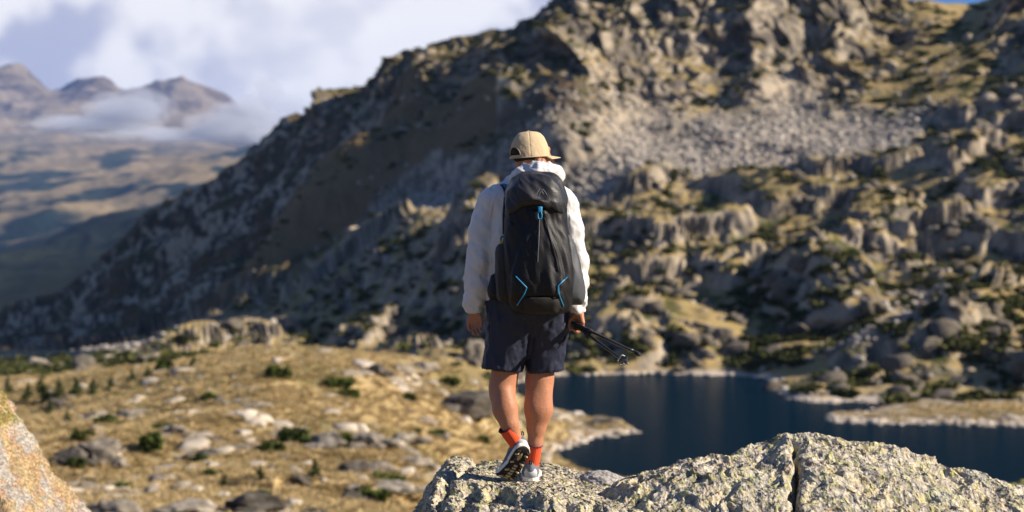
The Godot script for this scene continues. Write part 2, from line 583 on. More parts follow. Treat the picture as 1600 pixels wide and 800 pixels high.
func build_far_range():
	# landmarks of the far valley: [px, py, d]
	var pts := []
	for r in [[-500, 620, 1000], [-200, 560, 1000], [0, 520, 1000], [200, 480, 1000], [400, 420, 1000], [700, 400, 1000],
			[-500, 420, 1500], [-200, 430, 1500], [0, 408, 1500], [100, 378, 1550], [200, 345, 1600], [300, 318, 1650], [400, 285, 1700], [700, 230, 1700],
			[-500, 440, 1900], [-200, 440, 1900], [0, 412, 1900], [200, 352, 1950], [400, 296, 2000], [700, 250, 2000],
			[-500, 370, 2200], [-200, 365, 2200], [0, 352, 2200], [200, 335, 2250], [400, 290, 2300],
			[-500, 345, 2350], [-200, 345, 2350], [0, 328, 2400], [100, 306, 2420], [200, 290, 2450], [300, 272, 2500], [400, 258, 2550], [700, 240, 2600],
			[-500, 310, 2900], [0, 315, 2800], [200, 282, 2800], [400, 254, 2900], [700, 235, 2900],
			[-500, 250, 3400], [0, 250, 3300], [200, 243, 3400], [400, 236, 3400], [700, 225, 3400],
			[-300, 170, 4200], [0, 175, 4200], [120, 200, 4000], [250, 212, 4100], [330, 205, 4200], [400, 235, 4200], [550, 235, 4200],
			[-300, 150, 4900], [-120, 120, 4900], [-60, 135, 4900], [0, 113, 4900], [22, 107, 4900], [50, 122, 4900], [82, 150, 4900], [105, 138, 4950], [142, 124, 4950], [170, 131, 4950], [195, 150, 4900],
			[215, 143, 4800], [245, 131, 4800], [272, 126, 4800], [305, 132, 4800], [345, 152, 4800], [375, 176, 4850], [400, 215, 4900], [430, 235, 4900], [550, 240, 4900],
			[-300, 220, 5600], [0, 190, 5600], [142, 190, 5600], [272, 190, 5600], [400, 250, 5600], [550, 260, 5600]]:
		pts.append([r[0] / 60.0, log(r[2]) * 14.0, (400.0 - r[1]) / LENS])
	var w := solve(pts)
	var cols := 260
	var rows := 240
	var v := PackedVector3Array()
	v.resize(cols * rows)
	var fold := noise(41, 1.0 / 420.0, 5, FastNoiseLite.TYPE_SIMPLEX_SMOOTH, FastNoiseLite.FRACTAL_RIDGED)
	var roll := noise(42, 1.0 / 160.0, 4)
	for i in cols:
		var px := lerpf(-480.0, 640.0, i / (cols - 1.0))
		for j in rows:
			var d := exp(lerpf(log(1000.0), log(5600.0), j / (rows - 1.0)))
			var e := 0.0
			var u := px / 60.0
			var vv := log(d) * 14.0
			for k in pts.size():
				var du: float = u - pts[k][0]
				var dv: float = vv - pts[k][1]
				e += w[k] * sqrt(du * du + dv * dv + 0.1)
			e += w[pts.size()]
			var p := Vector3((px - 800.0) / LENS * d, CAM_H + e * d, CAM_Z - d)
			p.y += (fold.get_noise_2d(p.x, p.z) * (16.0 + 14.0 * smoothstep(3300.0, 4600.0, d)) + roll.get_noise_2d(p.x, p.z) * 9.0) * smoothstep(900.0, 1500.0, d)
			v[j * cols + i] = p
	var m := grid_mesh(v, PackedColorArray(), cols, rows)
	var arr := m.surface_get_arrays(0)
	var nn: PackedVector3Array = arr[Mesh.ARRAY_NORMAL]
	var patch := noise(43, 1.0 / 230.0, 4)
	var col := PackedColorArray()
	col.resize(v.size())
	for k in v.size():
		var p := v[k]
		var d := CAM_Z - p.z
		var steep := 1.0 - nn[k].y
		var a := patch.get_noise_2d(p.x, p.z)
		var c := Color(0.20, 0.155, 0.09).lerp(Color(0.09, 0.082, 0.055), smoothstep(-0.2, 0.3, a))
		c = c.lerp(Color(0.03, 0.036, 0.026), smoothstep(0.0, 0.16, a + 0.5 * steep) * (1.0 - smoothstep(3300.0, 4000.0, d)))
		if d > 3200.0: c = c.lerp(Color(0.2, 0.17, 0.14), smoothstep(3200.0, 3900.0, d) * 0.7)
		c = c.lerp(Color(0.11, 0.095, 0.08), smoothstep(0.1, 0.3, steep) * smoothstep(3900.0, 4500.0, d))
		# cloud shadow painted dark over the near side of the valley, dark rock the tops
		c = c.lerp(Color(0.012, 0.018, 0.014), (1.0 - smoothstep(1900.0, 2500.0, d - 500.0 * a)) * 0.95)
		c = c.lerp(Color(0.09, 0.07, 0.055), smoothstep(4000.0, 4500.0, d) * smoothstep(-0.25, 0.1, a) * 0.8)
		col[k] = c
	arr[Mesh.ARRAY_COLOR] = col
	var mesh := ArrayMesh.new()
	mesh.add_surface_from_arrays(Mesh.PRIMITIVE_TRIANGLES, arr)
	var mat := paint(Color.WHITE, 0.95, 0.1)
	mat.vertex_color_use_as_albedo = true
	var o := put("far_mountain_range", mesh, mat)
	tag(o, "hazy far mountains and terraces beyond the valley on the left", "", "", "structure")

func solve(pts: Array) -> PackedFloat64Array:
	var n := pts.size()
	var mean := 0.0
	for p in pts: mean += p[2] / n
	var m := []
	for i in n:
		var row := PackedFloat64Array()
		row.resize(n + 1)
		for j in n:
			var du: float = pts[i][0] - pts[j][0]
			var dv: float = pts[i][1] - pts[j][1]
			row[j] = sqrt(du * du + dv * dv + 0.1)
		row[n] = pts[i][2] - mean
		m.append(row)
	for c in n:
		var best := c
		for r in range(c + 1, n):
			if absf(m[r][c]) > absf(m[best][c]): best = r
		var sw = m[c]; m[c] = m[best]; m[best] = sw
		var pr: PackedFloat64Array = m[c]
		for r in range(c + 1, n):
			var rr: PackedFloat64Array = m[r]
			var f := rr[c] / pr[c]
			for k in range(c, n + 1): rr[k] -= f * pr[k]
			m[r] = rr
	var w := PackedFloat64Array()
	w.resize(n + 1)
	for c in range(n - 1, -1, -1):
		var s: float = m[c][n]
		for k in range(c + 1, n): s -= m[c][k] * w[k]
		w[c] = s / m[c][c]
	w[n] = mean
	return w

func build_mist():
	var r := RandomNumberGenerator.new()
	r.seed = 4
	# low cloud lying against the far range
	var banks := [[130, 205, 90, 16], [190, 190, 90, 24], [245, 215, 100, 16], [300, 222, 120, 12], [225, 165, 40, 18], [380, 200, 80, 30], [425, 170, 70, 44], [440, 215, 90, 20], [350, 215, 90, 14], [160, 225, 140, 10]]
	for k in 64:
		var q = banks[k % banks.size()]
		var d := 3900.0 + r.randf() * 300.0
		var f := FogVolume.new()
		f.name = numbered("low_cloud")
		f.shape = RenderingServer.FOG_VOLUME_SHAPE_ELLIPSOID
		var big := r.randf_range(0.28, 1.1)
		f.size = Vector3(q[2] * big, q[3] * big * r.randf_range(0.9, 2.0), q[2] * 2.2) / LENS * d * 1.3
		f.position = spot(q[0] + r.randfn() * q[2] * 0.3, q[1] + r.randfn() * q[3] * 0.4, d)
		var m := FogMaterial.new()
		m.density = 0.0022 * r.randf_range(0.5, 1.6)
		m.albedo = Color(0.95, 0.96, 1.0)
		f.material = m
		add_child(f)
		tag(f, "low white cloud drifting across the far mountain slopes", "", "", "stuff")
	# the air of the deep valley
	var h := FogVolume.new()
	h.name = "valley_haze"
	h.shape = RenderingServer.FOG_VOLUME_SHAPE_BOX
	h.size = Vector3(4200, 900, 4600)
	h.position = Vector3(-1500, 60, -3250)
	var hm := FogMaterial.new()
	hm.density = 0.00005
	hm.albedo = Color(0.42, 0.64, 1.0)
	h.material = hm
	add_child(h)
	tag(h, "thin blue haze filling the deep valley on the left", "", "", "stuff")

# ------------------------------------------------------------------ stones, boulders, shrubs, small pines
func icosphere(sub: int) -> Array:
	var t := (1.0 + sqrt(5.0)) / 2.0
	var v := [Vector3(-1, t, 0), Vector3(1, t, 0), Vector3(-1, -t, 0), Vector3(1, -t, 0), Vector3(0, -1, t), Vector3(0, 1, t), Vector3(0, -1, -t), Vector3(0, 1, -t), Vector3(t, 0, -1), Vector3(t, 0, 1), Vector3(-t, 0, -1), Vector3(-t, 0, 1)]
	for i in v.size(): v[i] = v[i].normalized()
	var f := [[0, 11, 5], [0, 5, 1], [0, 1, 7], [0, 7, 10], [0, 10, 11], [1, 5, 9], [5, 11, 4], [11, 10, 2], [10, 7, 6], [7, 1, 8], [3, 9, 4], [3, 4, 2], [3, 2, 6], [3, 6, 8], [3, 8, 9], [4, 9, 5], [2, 4, 11], [6, 2, 10], [8, 6, 7], [9, 8, 1]]
	for s in sub:
		var mid := {}
		var g := []
		for q in f:
			var m := []
			for e in [[q[0], q[1]], [q[1], q[2]], [q[2], q[0]]]:
				var key := mini(e[0], e[1]) * 100000 + maxi(e[0], e[1])
				if not mid.has(key):
					mid[key] = v.size()
					v.append(((v[e[0]] + v[e[1]]) * 0.5).normalized())
				m.append(mid[key])
			g.append([q[0], m[0], m[2]])
			g.append([q[1], m[1], m[0]])
			g.append([q[2], m[2], m[1]])
			g.append([m[0], m[1], m[2]])
		f = g
	return [v, f]

func tri_mesh(v: PackedVector3Array, f: Array, col := PackedColorArray()) -> ArrayMesh:
	# f holds counter-clockwise triangles; turned to Godot's clockwise order here
	var nn := PackedVector3Array()
	nn.resize(v.size())
	var ix := PackedInt32Array()
	for q in f:
		var n := (v[q[1]] - v[q[0]]).cross(v[q[2]] - v[q[0]])
		nn[q[0]] += n
		nn[q[1]] += n
		nn[q[2]] += n
		ix.append(q[0]); ix.append(q[2]); ix.append(q[1])
	for i in nn.size(): nn[i] = nn[i].normalized()
	var a := []
	a.resize(Mesh.ARRAY_MAX)
	a[Mesh.ARRAY_VERTEX] = v
	a[Mesh.ARRAY_NORMAL] = nn
	if col.size() == v.size(): a[Mesh.ARRAY_COLOR] = col
	a[Mesh.ARRAY_INDEX] = ix
	var m := ArrayMesh.new()
	m.add_surface_from_arrays(Mesh.PRIMITIVE_TRIANGLES, a)
	return m

# An angular stone about 2 across: a ball cut by planes, then roughened.
func rock_mesh(seed_: int, sub := 2, cuts := 11, rough := 0.1, flat := 0.75) -> ArrayMesh:
	var r := RandomNumberGenerator.new()
	r.seed = seed_
	var s := icosphere(sub)
	var planes := []
	for i in cuts:
		var n := Vector3(r.randfn(), r.randfn() * 0.8, r.randfn()).normalized()
		planes.append([n, r.randf_range(0.5, 0.86)])
	planes.append([Vector3(r.randf_range(-0.25, 0.25), 1, r.randf_range(-0.2, 0.2)).normalized(), flat])
	var nz := noise(seed_, 0.9, 4)
	var v := PackedVector3Array()
	for p in s[0]:
		var q: Vector3 = p
		for pl in planes:
			var over: float = q.dot(pl[0]) - pl[1]
			if over > 0.0: q -= pl[0] * over * 0.92
		q *= 1.0 + rough * nz.get_noise_3d(q.x * 2.0, q.y * 2.0, q.z * 2.0) * 1.6
		v.append(q)
	return tri_mesh(v, s[1])

# A low juniper or a crown of leaves: many small leaf faces in a few lobes
func leaf_mesh(seed_: int, lobes: Array, leaves: int, size: float) -> ArrayMesh:
	var r := RandomNumberGenerator.new()
	r.seed = seed_
	var v := PackedVector3Array()
	var f := []
	var c := PackedColorArray()
	var weights := 0.0
	for l in lobes: weights += l[1].x * l[1].z
	for l in lobes:
		var tone := r.randf_range(0.75, 1.3)
		for k in int(leaves * l[1].x * l[1].z / weights):
			var q := Vector3(r.randfn(), r.randfn(), r.randfn()).normalized() * pow(r.randf(), 0.3)
			var p: Vector3 = l[0] + q * l[1]
			if p.y < 0.0: p.y = -p.y * 0.3
			var t := Vector3(r.randfn(), r.randfn() * 0.7 + 0.5, r.randfn()).normalized()
			var w := t.cross(Vector3(r.randfn(), r.randfn(), r.randfn())).normalized()
			var s := size * r.randf_range(0.6, 1.4)
			var b := v.size()
			v.append(p - w * s * 0.4)
			v.append(p + w * s * 0.4)
			v.append(p + t * s + w * s * 0.1)
			v.append(p + t * s * 0.5 - w * s * 0.7)
			f.append([b, b + 1, b + 2])
			f.append([b, b + 2, b + 3])
			var g := tone * r.randf_range(0.7, 1.35)
			var col := Color(g, g * r.randf_range(0.95, 1.05), g * r.randf_range(0.7, 1.1))
			for x in 4: c.append(col)
	return tri_mesh(v, f, c)

func hit(px: float, py: float) -> Vector3:
	# the nearest ground seen at that bearing and height
	var i := clampi(int(round((px - 800.0) / 960.0 * (COLS / 2) + COLS / 2)), 0, COLS - 1)
	for j in range(1, ROWS):
		var p := tv[j * COLS + i]
		var d := CAM_Z - p.z
		if d < 14.0: continue
		if (p.y - CAM_H) / d * LENS >= 400.0 - py:
			return p
	return Vector3(0, 0, -9999)

func seen_vertices():
	# which ground the lens sees: nothing nearer stands higher
	t_seen.resize(tv.size())
	for i in COLS:
		var top := -9.0
		for j in ROWS:
			var p := tv[j * COLS + i]
			var d := CAM_Z - p.z
			var e := (p.y - CAM_H) / d
			t_seen[j * COLS + i] = 1 if e >= top - 0.0006 and d > 14.0 else 0
			top = maxf(top, e)

func scatter(called: String, meshes: Array, mats: Material, spots: Array, tints: Array, label: String, single := "", category := "", group := "", singles := 0):
	# spots: Transform3D, biggest in view first. The first ones are things of their own, the rest one mass.
	for k in mini(singles, spots.size()):
		var o := put(called, meshes[k % meshes.size()], mats)
		o.transform = spots[k]
		tag(o, single, category, group)
	var rest := spots.slice(mini(singles, spots.size()))
	var tint := tints.slice(mini(singles, spots.size()))
	for q in meshes.size():
		var n := 0
		for k in rest.size():
			if k % meshes.size() == q: n += 1
		if n == 0: continue
		var mm := MultiMesh.new()
		mm.transform_format = MultiMesh.TRANSFORM_3D
		mm.use_colors = true
		mm.mesh = meshes[q]
		mm.instance_count = n
		var at := 0
		for k in range(q, rest.size(), meshes.size()):
			mm.set_instance_transform(at, rest[k])
			mm.set_instance_color(at, tint[k])
			at += 1
		var o := MultiMeshInstance3D.new()
		o.name = numbered(called + "_mass")
		o.multimesh = mm
		o.material_override = mats
		add_child(o)
		tag(o, label, "", "", "stuff")

func turned(r: RandomNumberGenerator, at: Vector3, size: Vector3, tilt := 0.3) -> Transform3D:
	var b := Basis.from_euler(Vector3(r.randf_range(-tilt, tilt), r.randf() * TAU, r.randf_range(-tilt, tilt)))
	return Transform3D(b * Basis.from_scale(size), at)

func vertex_paint(rough := 0.95, spec := 0.15) -> StandardMaterial3D:
	var m := paint(Color.WHITE, rough, spec)
	m.vertex_color_use_as_albedo = true
	return m

func shade_of(list: Array, a: Color, b: Color) -> Array:
	var out := []
	for q in list: out.append(a.lerp(b, q[2]))
	return out

func where_of(list: Array) -> Array:
	var out := []
	for q in list: out.append(q[1])
	return out

func by_size(a, b): return a[0] > b[0]

func build_scatter():
	seen_vertices()
	var r := RandomNumberGenerator.new()
	r.seed = 99
	var stones := []
	for k in 6: stones.append(rock_mesh(300 + k, 2, 10, 0.12))
	var t0 := Time.get_ticks_msec()
	var hill := []
	var scree := []
	var meadow := []
	var bushes := []
	var tufts := []
	var shore := []
	var clump := noise(51, 1.0 / 40.0, 3)
	var clump2 := noise(52, 1.0 / 12.0, 2)
	for n in 210000:
		var i := r.randi_range(30, COLS - 31)
		var j := r.randi_range(2, ROWS - 4)
		var k := j * COLS + i
		if t_seen[k] == 0: continue
		var f := Vector2(r.randf(), r.randf())
		var p := tv[k].lerp(tv[k + 1], f.x).lerp(tv[k + COLS].lerp(tv[k + COLS + 1], f.x), f.y)
		var d := CAM_Z - p.z
		if p.y < LAKE_Y + 0.15 and d > 110.0 and d < 275.0:
			if p.y > LAKE_Y - 0.5 and r.randf() < 0.5:
				var s0 := 0.2 + 0.7 * pow(r.randf(), 3.0)
				shore.append([s0 / d, turned(r, p + Vector3(0, 0.05, 0), Vector3(s0 * 1.2, s0 * 0.6, s0), 0.2), r.randf()])
			continue
		var w := tk[k]
		var c := clump.get_noise_3d(p.x, p.y, p.z)
		var c2 := clump2.get_noise_3d(p.x, p.y, p.z)
		var chance := r.randf()
		var steep := 1.0 - tn[k].y
		if d > 200.0:
			if chance < w.g * 0.9:
				var s := 0.35 + 1.1 * pow(r.randf(), 3.0)
				if steep < 0.5: scree.append([s / d, turned(r, p, Vector3(s, s * 0.7, s) * r.randf_range(0.8, 1.1)), r.randf()])
			elif chance < 0.03 + 0.17 * smoothstep(-0.1, 0.35, c + c2 * 0.5) * (w.r + 0.4 * w.b):
				var s := 0.5 + 2.6 * pow(r.randf(), 4.0)
				if steep < 0.6 and w.b < 0.75: hill.append([s / d, turned(r, p - Vector3(0, s * 0.15, 0), Vector3(s, s * r.randf_range(0.6, 1.0), s * r.randf_range(0.8, 1.3))), r.randf()])
			elif chance > 0.75 and c2 > 0.02 and steep < 0.45 and w.g < 0.5 and w.b < 0.6:
				var s := 0.6 + 1.5 * r.randf() * r.randf()
				bushes.append([s / d, turned(r, p, Vector3(s * 1.3, s, s * 1.3), 0.1), r.randf()])
		elif d > 24.0:
			if chance < 0.025 + 0.13 * smoothstep(0.05, 0.35, c2 + c * 0.5):
				var s := 0.09 + 0.75 * pow(r.randf(), 7.0)
				s *= 0.6 + d / 160.0
				meadow.append([s / d, turned(r, p - Vector3(0, s * 0.2, 0), Vector3(s * r.randf_range(0.9, 1.5), s * r.randf_range(0.45, 0.8), s), 0.15), r.randf()])
			elif chance > 0.45:
				var s := r.randf_range(0.18, 0.42) * (0.7 + d / 220.0)
				tufts.append([s / d, turned(r, p, Vector3(s, s * r.randf_range(0.45, 0.85), s), 0.1), r.randf()])
	for list in [hill, scree, shore, meadow, bushes, tufts]: list.sort_custom(by_size)
	var plain := vertex_paint()
	var shades := []
	scatter("hillside_boulder", stones, rock_paint(Color(0.22, 0.195, 0.165)), where_of(hill).slice(0, 240), [], "", "grey boulder among the boulders scattered over the slopes above the lake", "boulder", "grey boulders strewn over the mountain slopes", 240)
	scatter("hillside_boulders", stones, plain, where_of(hill).slice(240), shade_of(hill.slice(240), Color(0.11, 0.096, 0.08), Color(0.33, 0.28, 0.22)), "grey boulders strewn over the mountain slopes")
	scatter("scree", stones, plain, where_of(scree), shade_of(scree, Color(0.14, 0.125, 0.11), Color(0.36, 0.325, 0.285)), "pale grey scree below the cliffs")
	scatter("shore_stones", stones, plain, where_of(shore), shade_of(shore, Color(0.22, 0.19, 0.16), Color(0.47, 0.42, 0.36)), "pale stones along the shore of the lake")
	var kinds := [Color(0.34, 0.3, 0.25), Color(0.25, 0.22, 0.19), Color(0.42, 0.375, 0.31), Color(0.16, 0.145, 0.125)]
	for q in 4:
		var part := []
		for k in range(q, mini(200, meadow.size()), 4): part.append(meadow[k][1])
		var tone: String = ["light grey", "mid grey", "pale", "dark grey"][q]
		scatter("meadow_stone", stones, rock_paint(kinds[q]), part, [], "", tone + " stone lying among the scattered stones of the dry meadow", "stone", tone + " stones scattered over the dry meadow", 200)
	scatter("meadow_stones", stones, plain, where_of(meadow).slice(200), shade_of(meadow.slice(200), Color(0.2, 0.17, 0.14), Color(0.46, 0.40, 0.325)), "small pale stones scattered in the dry grass")
	var bush_meshes := []
	for k in 3:
		bush_meshes.append(leaf_mesh(500 + k, [[Vector3(0, 0.3, 0), Vector3(0.6, 0.5, 0.6)], [Vector3(0.5, 0.2, 0.2), Vector3(0.5, 0.35, 0.5)], [Vector3(-0.45, 0.2, -0.1), Vector3(0.5, 0.4, 0.45)]], 110, 0.3))
	scatter("hillside_scrub", bush_meshes, plain, where_of(bushes), shade_of(bushes, Color(0.035, 0.045, 0.016), Color(0.095, 0.095, 0.034)), "dark green scrub growing over the mountain slopes")
	var straw := vertex_paint()
	straw.backlight_enabled = true
	straw.backlight = Color(0.75, 0.75, 0.7)
	scatter("grass_tufts", [tuft_mesh(61), tuft_mesh(62), tuft_mesh(63)], straw, where_of(tufts), shade_of(tufts, Color(0.30, 0.22, 0.105), Color(0.48, 0.365, 0.195)), "dry straw coloured grass of the meadow")
	print("scatter: hill %d scree %d meadow %d bushes %d tufts %d, %d ms" % [hill.size(), scree.size(), meadow.size(), bushes.size(), tufts.size(), Time.get_ticks_msec() - t0])

func tuft_mesh(seed_: int) -> ArrayMesh:
	var r := RandomNumberGenerator.new()
	r.seed = seed_
	var v := PackedVector3Array()
	var f := []
	for k in 16:
		var a := r.randf() * TAU
		var o := Vector3(cos(a), 0, sin(a)) * r.randf() * 0.7
		var lean := Vector3(cos(a) * 0.6 + r.randfn() * 0.3, 0, sin(a) * 0.6 + r.randfn() * 0.3)
		var s := Vector3(-sin(a), 0, cos(a)) * 0.09
		var h := r.randf_range(0.5, 1.0)
		var b := v.size()
		v.append(o - s); v.append(o + s)
		v.append(o + lean * 0.4 + Vector3(0, h * 0.65, 0) + s * 0.7)
		v.append(o + lean * 0.4 + Vector3(0, h * 0.65, 0) - s * 0.7)
		v.append(o + lean + Vector3(0, h, 0))
		f.append([b, b + 1, b + 2]); f.append([b, b + 2, b + 3]); f.append([b + 3, b + 2, b + 4])
	return tri_mesh(v, f)

var rock_paints := {}
func rock_paint(c: Color) -> StandardMaterial3D:
	if rock_paints.has(c): return rock_paints[c]
	var m := paint(c, 0.95, 0.2)
	var t := NoiseTexture2D.new()
	t.width = 256
	t.height = 256
	t.seamless = true
	t.noise = noise(81, 0.02, 5)
	var g := Gradient.new()
	g.set_color(0, Color(0.45, 0.43, 0.4))
	g.set_color(1, Color(1, 1, 1))
	t.color_ramp = g
	m.albedo_texture = t
	m.uv1_triplanar = true
	m.uv1_world_triplanar = true
	m.uv1_scale = Vector3(0.4, 0.4, 0.4)
	rock_paints[c] = m
	return m

func boulder(label: String, px: float, py: float, w: float, h: float, tone: Color, seed_: int, group := "", depth := 0.8, turn := -99.0):
	# a boulder whose foot is seen at that bearing; w, h in picture pixels at its distance
	var p := hit(px, py)
	var d := CAM_Z - p.z
	var o := put("boulder", rock_mesh(seed_, 3, 12, 0.16, 0.7), rock_paint(tone))
	var sx := w * 0.5 / LENS * d
	var sy := h * 0.62 / LENS * d
	o.position = p + Vector3(0, sy * 0.45, -sx * depth * 0.6)
	o.basis = Basis.from_euler(Vector3(0, turn if turn > -9.0 else float(seed_ % 7) * 0.09 - 0.27, 0)) * Basis.from_scale(Vector3(sx * 1.15, sy, sx * depth * 1.15))
	tag(o, label, "boulder", group)
	# smaller pieces broken off round its foot
	var r := RandomNumberGenerator.new()
	r.seed = seed_ * 7
	for k in 4 if w > 30.0 else 2:
		var q := put("rock_piece", rock_mesh(seed_ + 40 + k, 2, 10, 0.14, 0.8), o.material_override, o)
		var a := r.randf_range(-0.6, PI + 0.6)
		var s := r.randf_range(0.22, 0.55)
		q.transform = turned(r, Vector3(cos(a) * r.randf_range(0.7, 1.25), -0.45 + s * 0.4, sin(a) * r.randf_range(0.6, 1.1)), Vector3(s * 1.2, s * r.randf_range(0.7, 1.3), s))

func shrub(label: String, px: float, py: float, w: float, h: float, seed_: int, tone := Color(0.06, 0.078, 0.022)):
	var p := hit(px, py)
	var d := CAM_Z - p.z
	var r := RandomNumberGenerator.new()
	r.seed = seed_
	var sx := w * 0.5 / LENS * d
	var sy := h / LENS * d
	var lobes := []
	for k in 6:
		lobes.append([Vector3(r.randf_range(-0.7, 0.7) * sx, sy * r.randf_range(0.2, 0.5), r.randf_range(-0.5, 0.5) * sx), Vector3(sx * r.randf_range(0.3, 0.5), sy * r.randf_range(0.35, 0.55), sx * r.randf_range(0.3, 0.5))])
	var m := vertex_paint()
	m.albedo_color = tone.linear_to_srgb()
	var o := put("shrub", leaf_mesh(seed_, lobes, 900, 0.16 * maxf(sy, 0.5) + 0.08), m)
	o.position = p - Vector3(0, 0.05, 0)
	tag(o, label, "shrub", "junipers growing in the dry meadow")

var pine_kit := []
func pine(label: String, px: float, py: float, h: float, seed_: int):
	var p := hit(px, py)
	var d := CAM_Z - p.z
	var hh := h / LENS * d
	var o := thing("pine_tree", label, "tree", p, "small mountain pines at the meadow's edge")
	if pine_kit.is_empty():
		for k in 3:
			var r := RandomNumberGenerator.new()
			r.seed = 800 + k
			var lobes := []
			for q in 14:
				var y := 0.12 + 0.8 * q / 14.0
				var a := r.randf() * TAU
				var reach := (1.0 - y) * 0.24 + 0.03
				lobes.append([Vector3(cos(a) * reach * 0.7, y, sin(a) * reach * 0.7), Vector3(reach * 0.9, 0.09, reach * 0.9)])
			var tr := CylinderMesh.new()
			tr.top_radius = 0.008
			tr.bottom_radius = 0.03
			tr.height = 0.9
			tr.radial_segments = 8
			pine_kit.append([leaf_mesh(820 + k, lobes, 900, 0.05), tr])
	var kit = pine_kit[seed_ % 3]
	var m := vertex_paint()
	m.albedo_color = Color(0.045, 0.06, 0.022).linear_to_srgb()
	var crown := put("crown", kit[0], m, o)
	crown.scale = Vector3(hh, hh, hh)
	crown.rotation.y = seed_ * 1.3
	var trunk := put("trunk", kit[1], paint(Color(0.09, 0.065, 0.045)), o)
	trunk.scale = Vector3(hh, hh, hh)
	trunk.position.y = 0.4 * hh

func build_meadow():
	var dark := Color(0.17, 0.155, 0.14)
	var grey := Color(0.33, 0.295, 0.255)
	var pale := Color(0.46, 0.41, 0.345)
	for b in [
		["large dark grey boulder nearest the walker's left knee", 722, 652, 104, 48, dark, 1],
		["upright split boulder, half pale and half dark, beside the walker's left hand", 742, 572, 42, 52, grey, 2],
		["dark rounded boulder at the left end of the upper pale slabs", 588, 588, 34, 24, dark, 3],
		["long pale slab right of the dark rounded boulder on the upper meadow", 628, 586, 46, 18, pale, 4],
		["pale low slab at the right end of the upper slab row", 664, 580, 34, 16, pale, 5],
		["broad grey rock in the middle outcrop with a juniper on its left", 512, 703, 66, 34, grey, 6],
		["grey rock with a rounded top, centre of the middle outcrop", 572, 700, 60, 30, grey, 7],
		["flat grey rock at the right end of the middle outcrop", 626, 697, 54, 20, pale, 8],
		["dark low rock under the overhanging grass ledge on the left meadow", 330, 716, 54, 16, dark, 9],
		["pale grey boulder with a shaded left side above the orange rock's shoulder", 146, 726, 66, 54, grey, 10],
		["small dark boulder close behind the orange rock, left of the pale grey boulder", 104, 728, 48, 36, dark, 11],
		["dark boulder at the bottom edge, topped with moss", 392, 808, 92, 44, dark, 12],
		["speckled pale rock at the bottom edge, left of the dark mossy boulder", 292, 812, 108, 30, pale, 13],
		["brown grey rock at the bottom edge beside the orange rock", 172, 812, 76, 38, grey, 14],
		["dark rock left of the lower right slabs", 552, 742, 44, 26, dark, 15],
		["grey rock between the dark rock and the lower right slabs", 592, 738, 42, 20, grey, 16],
		["pale flat slab on the slope just left of the walker's rock", 642, 728, 60, 14, pale, 17],
		["pale slab in the lower meadow, left of the walker's rock", 610, 770, 90, 16, pale, 18],
		["pale boulder at the top of the stony rise in mid meadow", 272, 682, 42, 20, pale, 19],
		["pale angular block lying alone on the yellow grass", 334, 688, 16, 10, pale, 20],
		["upper pale slab of the diagonal stone line in the meadow", 400, 640, 44, 12, pale, 21],
		["lower pale slab of the diagonal stone line in the meadow", 376, 632, 36, 10, pale, 22],
		["pale slab left of the diagonal stone line", 205, 652, 60, 14, pale, 23],
		["pale slab beside the pines at the left meadow edge", 150, 655, 44, 16, pale, 24],
		["large pale boulder on the scree flat at far left", 50, 578, 44, 24, pale, 25],
		["dark rock in the lower meadow, right of the mossy boulder", 470, 760, 40, 20, dark, 26],
		["grey stone in the grass below the diagonal stone line", 395, 705, 22, 12, grey, 27],
		["rounded grey boulder right of the small conical bush", 690, 690, 30, 14, grey, 28],
		["pale boulder on the shore left of the walker's knees", 780, 612, 30, 20, pale, 29],
		["grey boulder on the tip of the grassy spit", 942, 662, 40, 12, grey, 30],
		["grey rock under the small pines at the far left", 84, 640, 34, 20, dark, 31],
		["pale rock at the foot of the meadow's left slope", 180, 735, 26, 18, pale, 32],
		["small pale rock beside the lower conical bush", 278, 770, 24, 14, pale, 33],
		["square pale stone at the bottom of the grassy bowl", 232, 775, 26, 16, pale, 34],
	]:
		boulder(b[0], b[1], b[2], b[3], b[4], b[5], 900 + b[6])
	for s in [
		["dark juniper on the crest of the upper meadow", 432, 592, 42, 26],
		["flat green juniper right of the meadow crest", 535, 607, 62, 16],
		["low green juniper below the flat one", 545, 620, 44, 14],
		["bright green shrub right of the low junipers", 636, 626, 24, 12],
		["dark juniper on the shaded side of the stony rise", 232, 706, 38, 30],
		["small juniper on top of the stony rise", 258, 672, 40, 10],
		["broad dark juniper at the left end of the middle outcrop", 455, 694, 64, 26],
		["lower dark juniper left of the middle outcrop", 424, 708, 34, 18],
		["upright juniper between the rocks of the middle outcrop", 538, 700, 24, 26],
		["small dark bush left of the walker's ankle", 757, 694, 16, 14],
		["flat bright shrub above the walker's rock", 686, 682, 40, 10],
		["small bright shrub beside the flat bright one", 652, 682, 24, 10],
		["dark juniper under the grass ledge", 308, 728, 34, 18],
		["green bush at the top left of the meadow", 256, 582, 34, 22],
		["low juniper on the left slope of the meadow", 165, 664, 36, 16],
		["bushy juniper on the left slope", 330, 626, 34, 14],
		["round juniper on the grass left of the slab", 128, 690, 30, 18],
		["small juniper at the foot of the pale grey boulder", 118, 735, 26, 20],
		["green juniper among the lower stones", 190, 768, 34, 14],
		["mossy green cushion on the dark boulder at the bottom edge", 414, 782, 40, 14],
		["flat juniper among the lower right slabs", 600, 752, 60, 10],
		["tiny juniper left of the mossy cushion", 330, 745, 22, 14],
		["green juniper low on the slope in front of the walker's rock", 585, 785, 46, 12],
		["dark green juniper right above the upper slab row", 700, 604, 34, 14],
	]:
		shrub(s[0], s[1], s[2], s[3], s[4], int(s[1]))
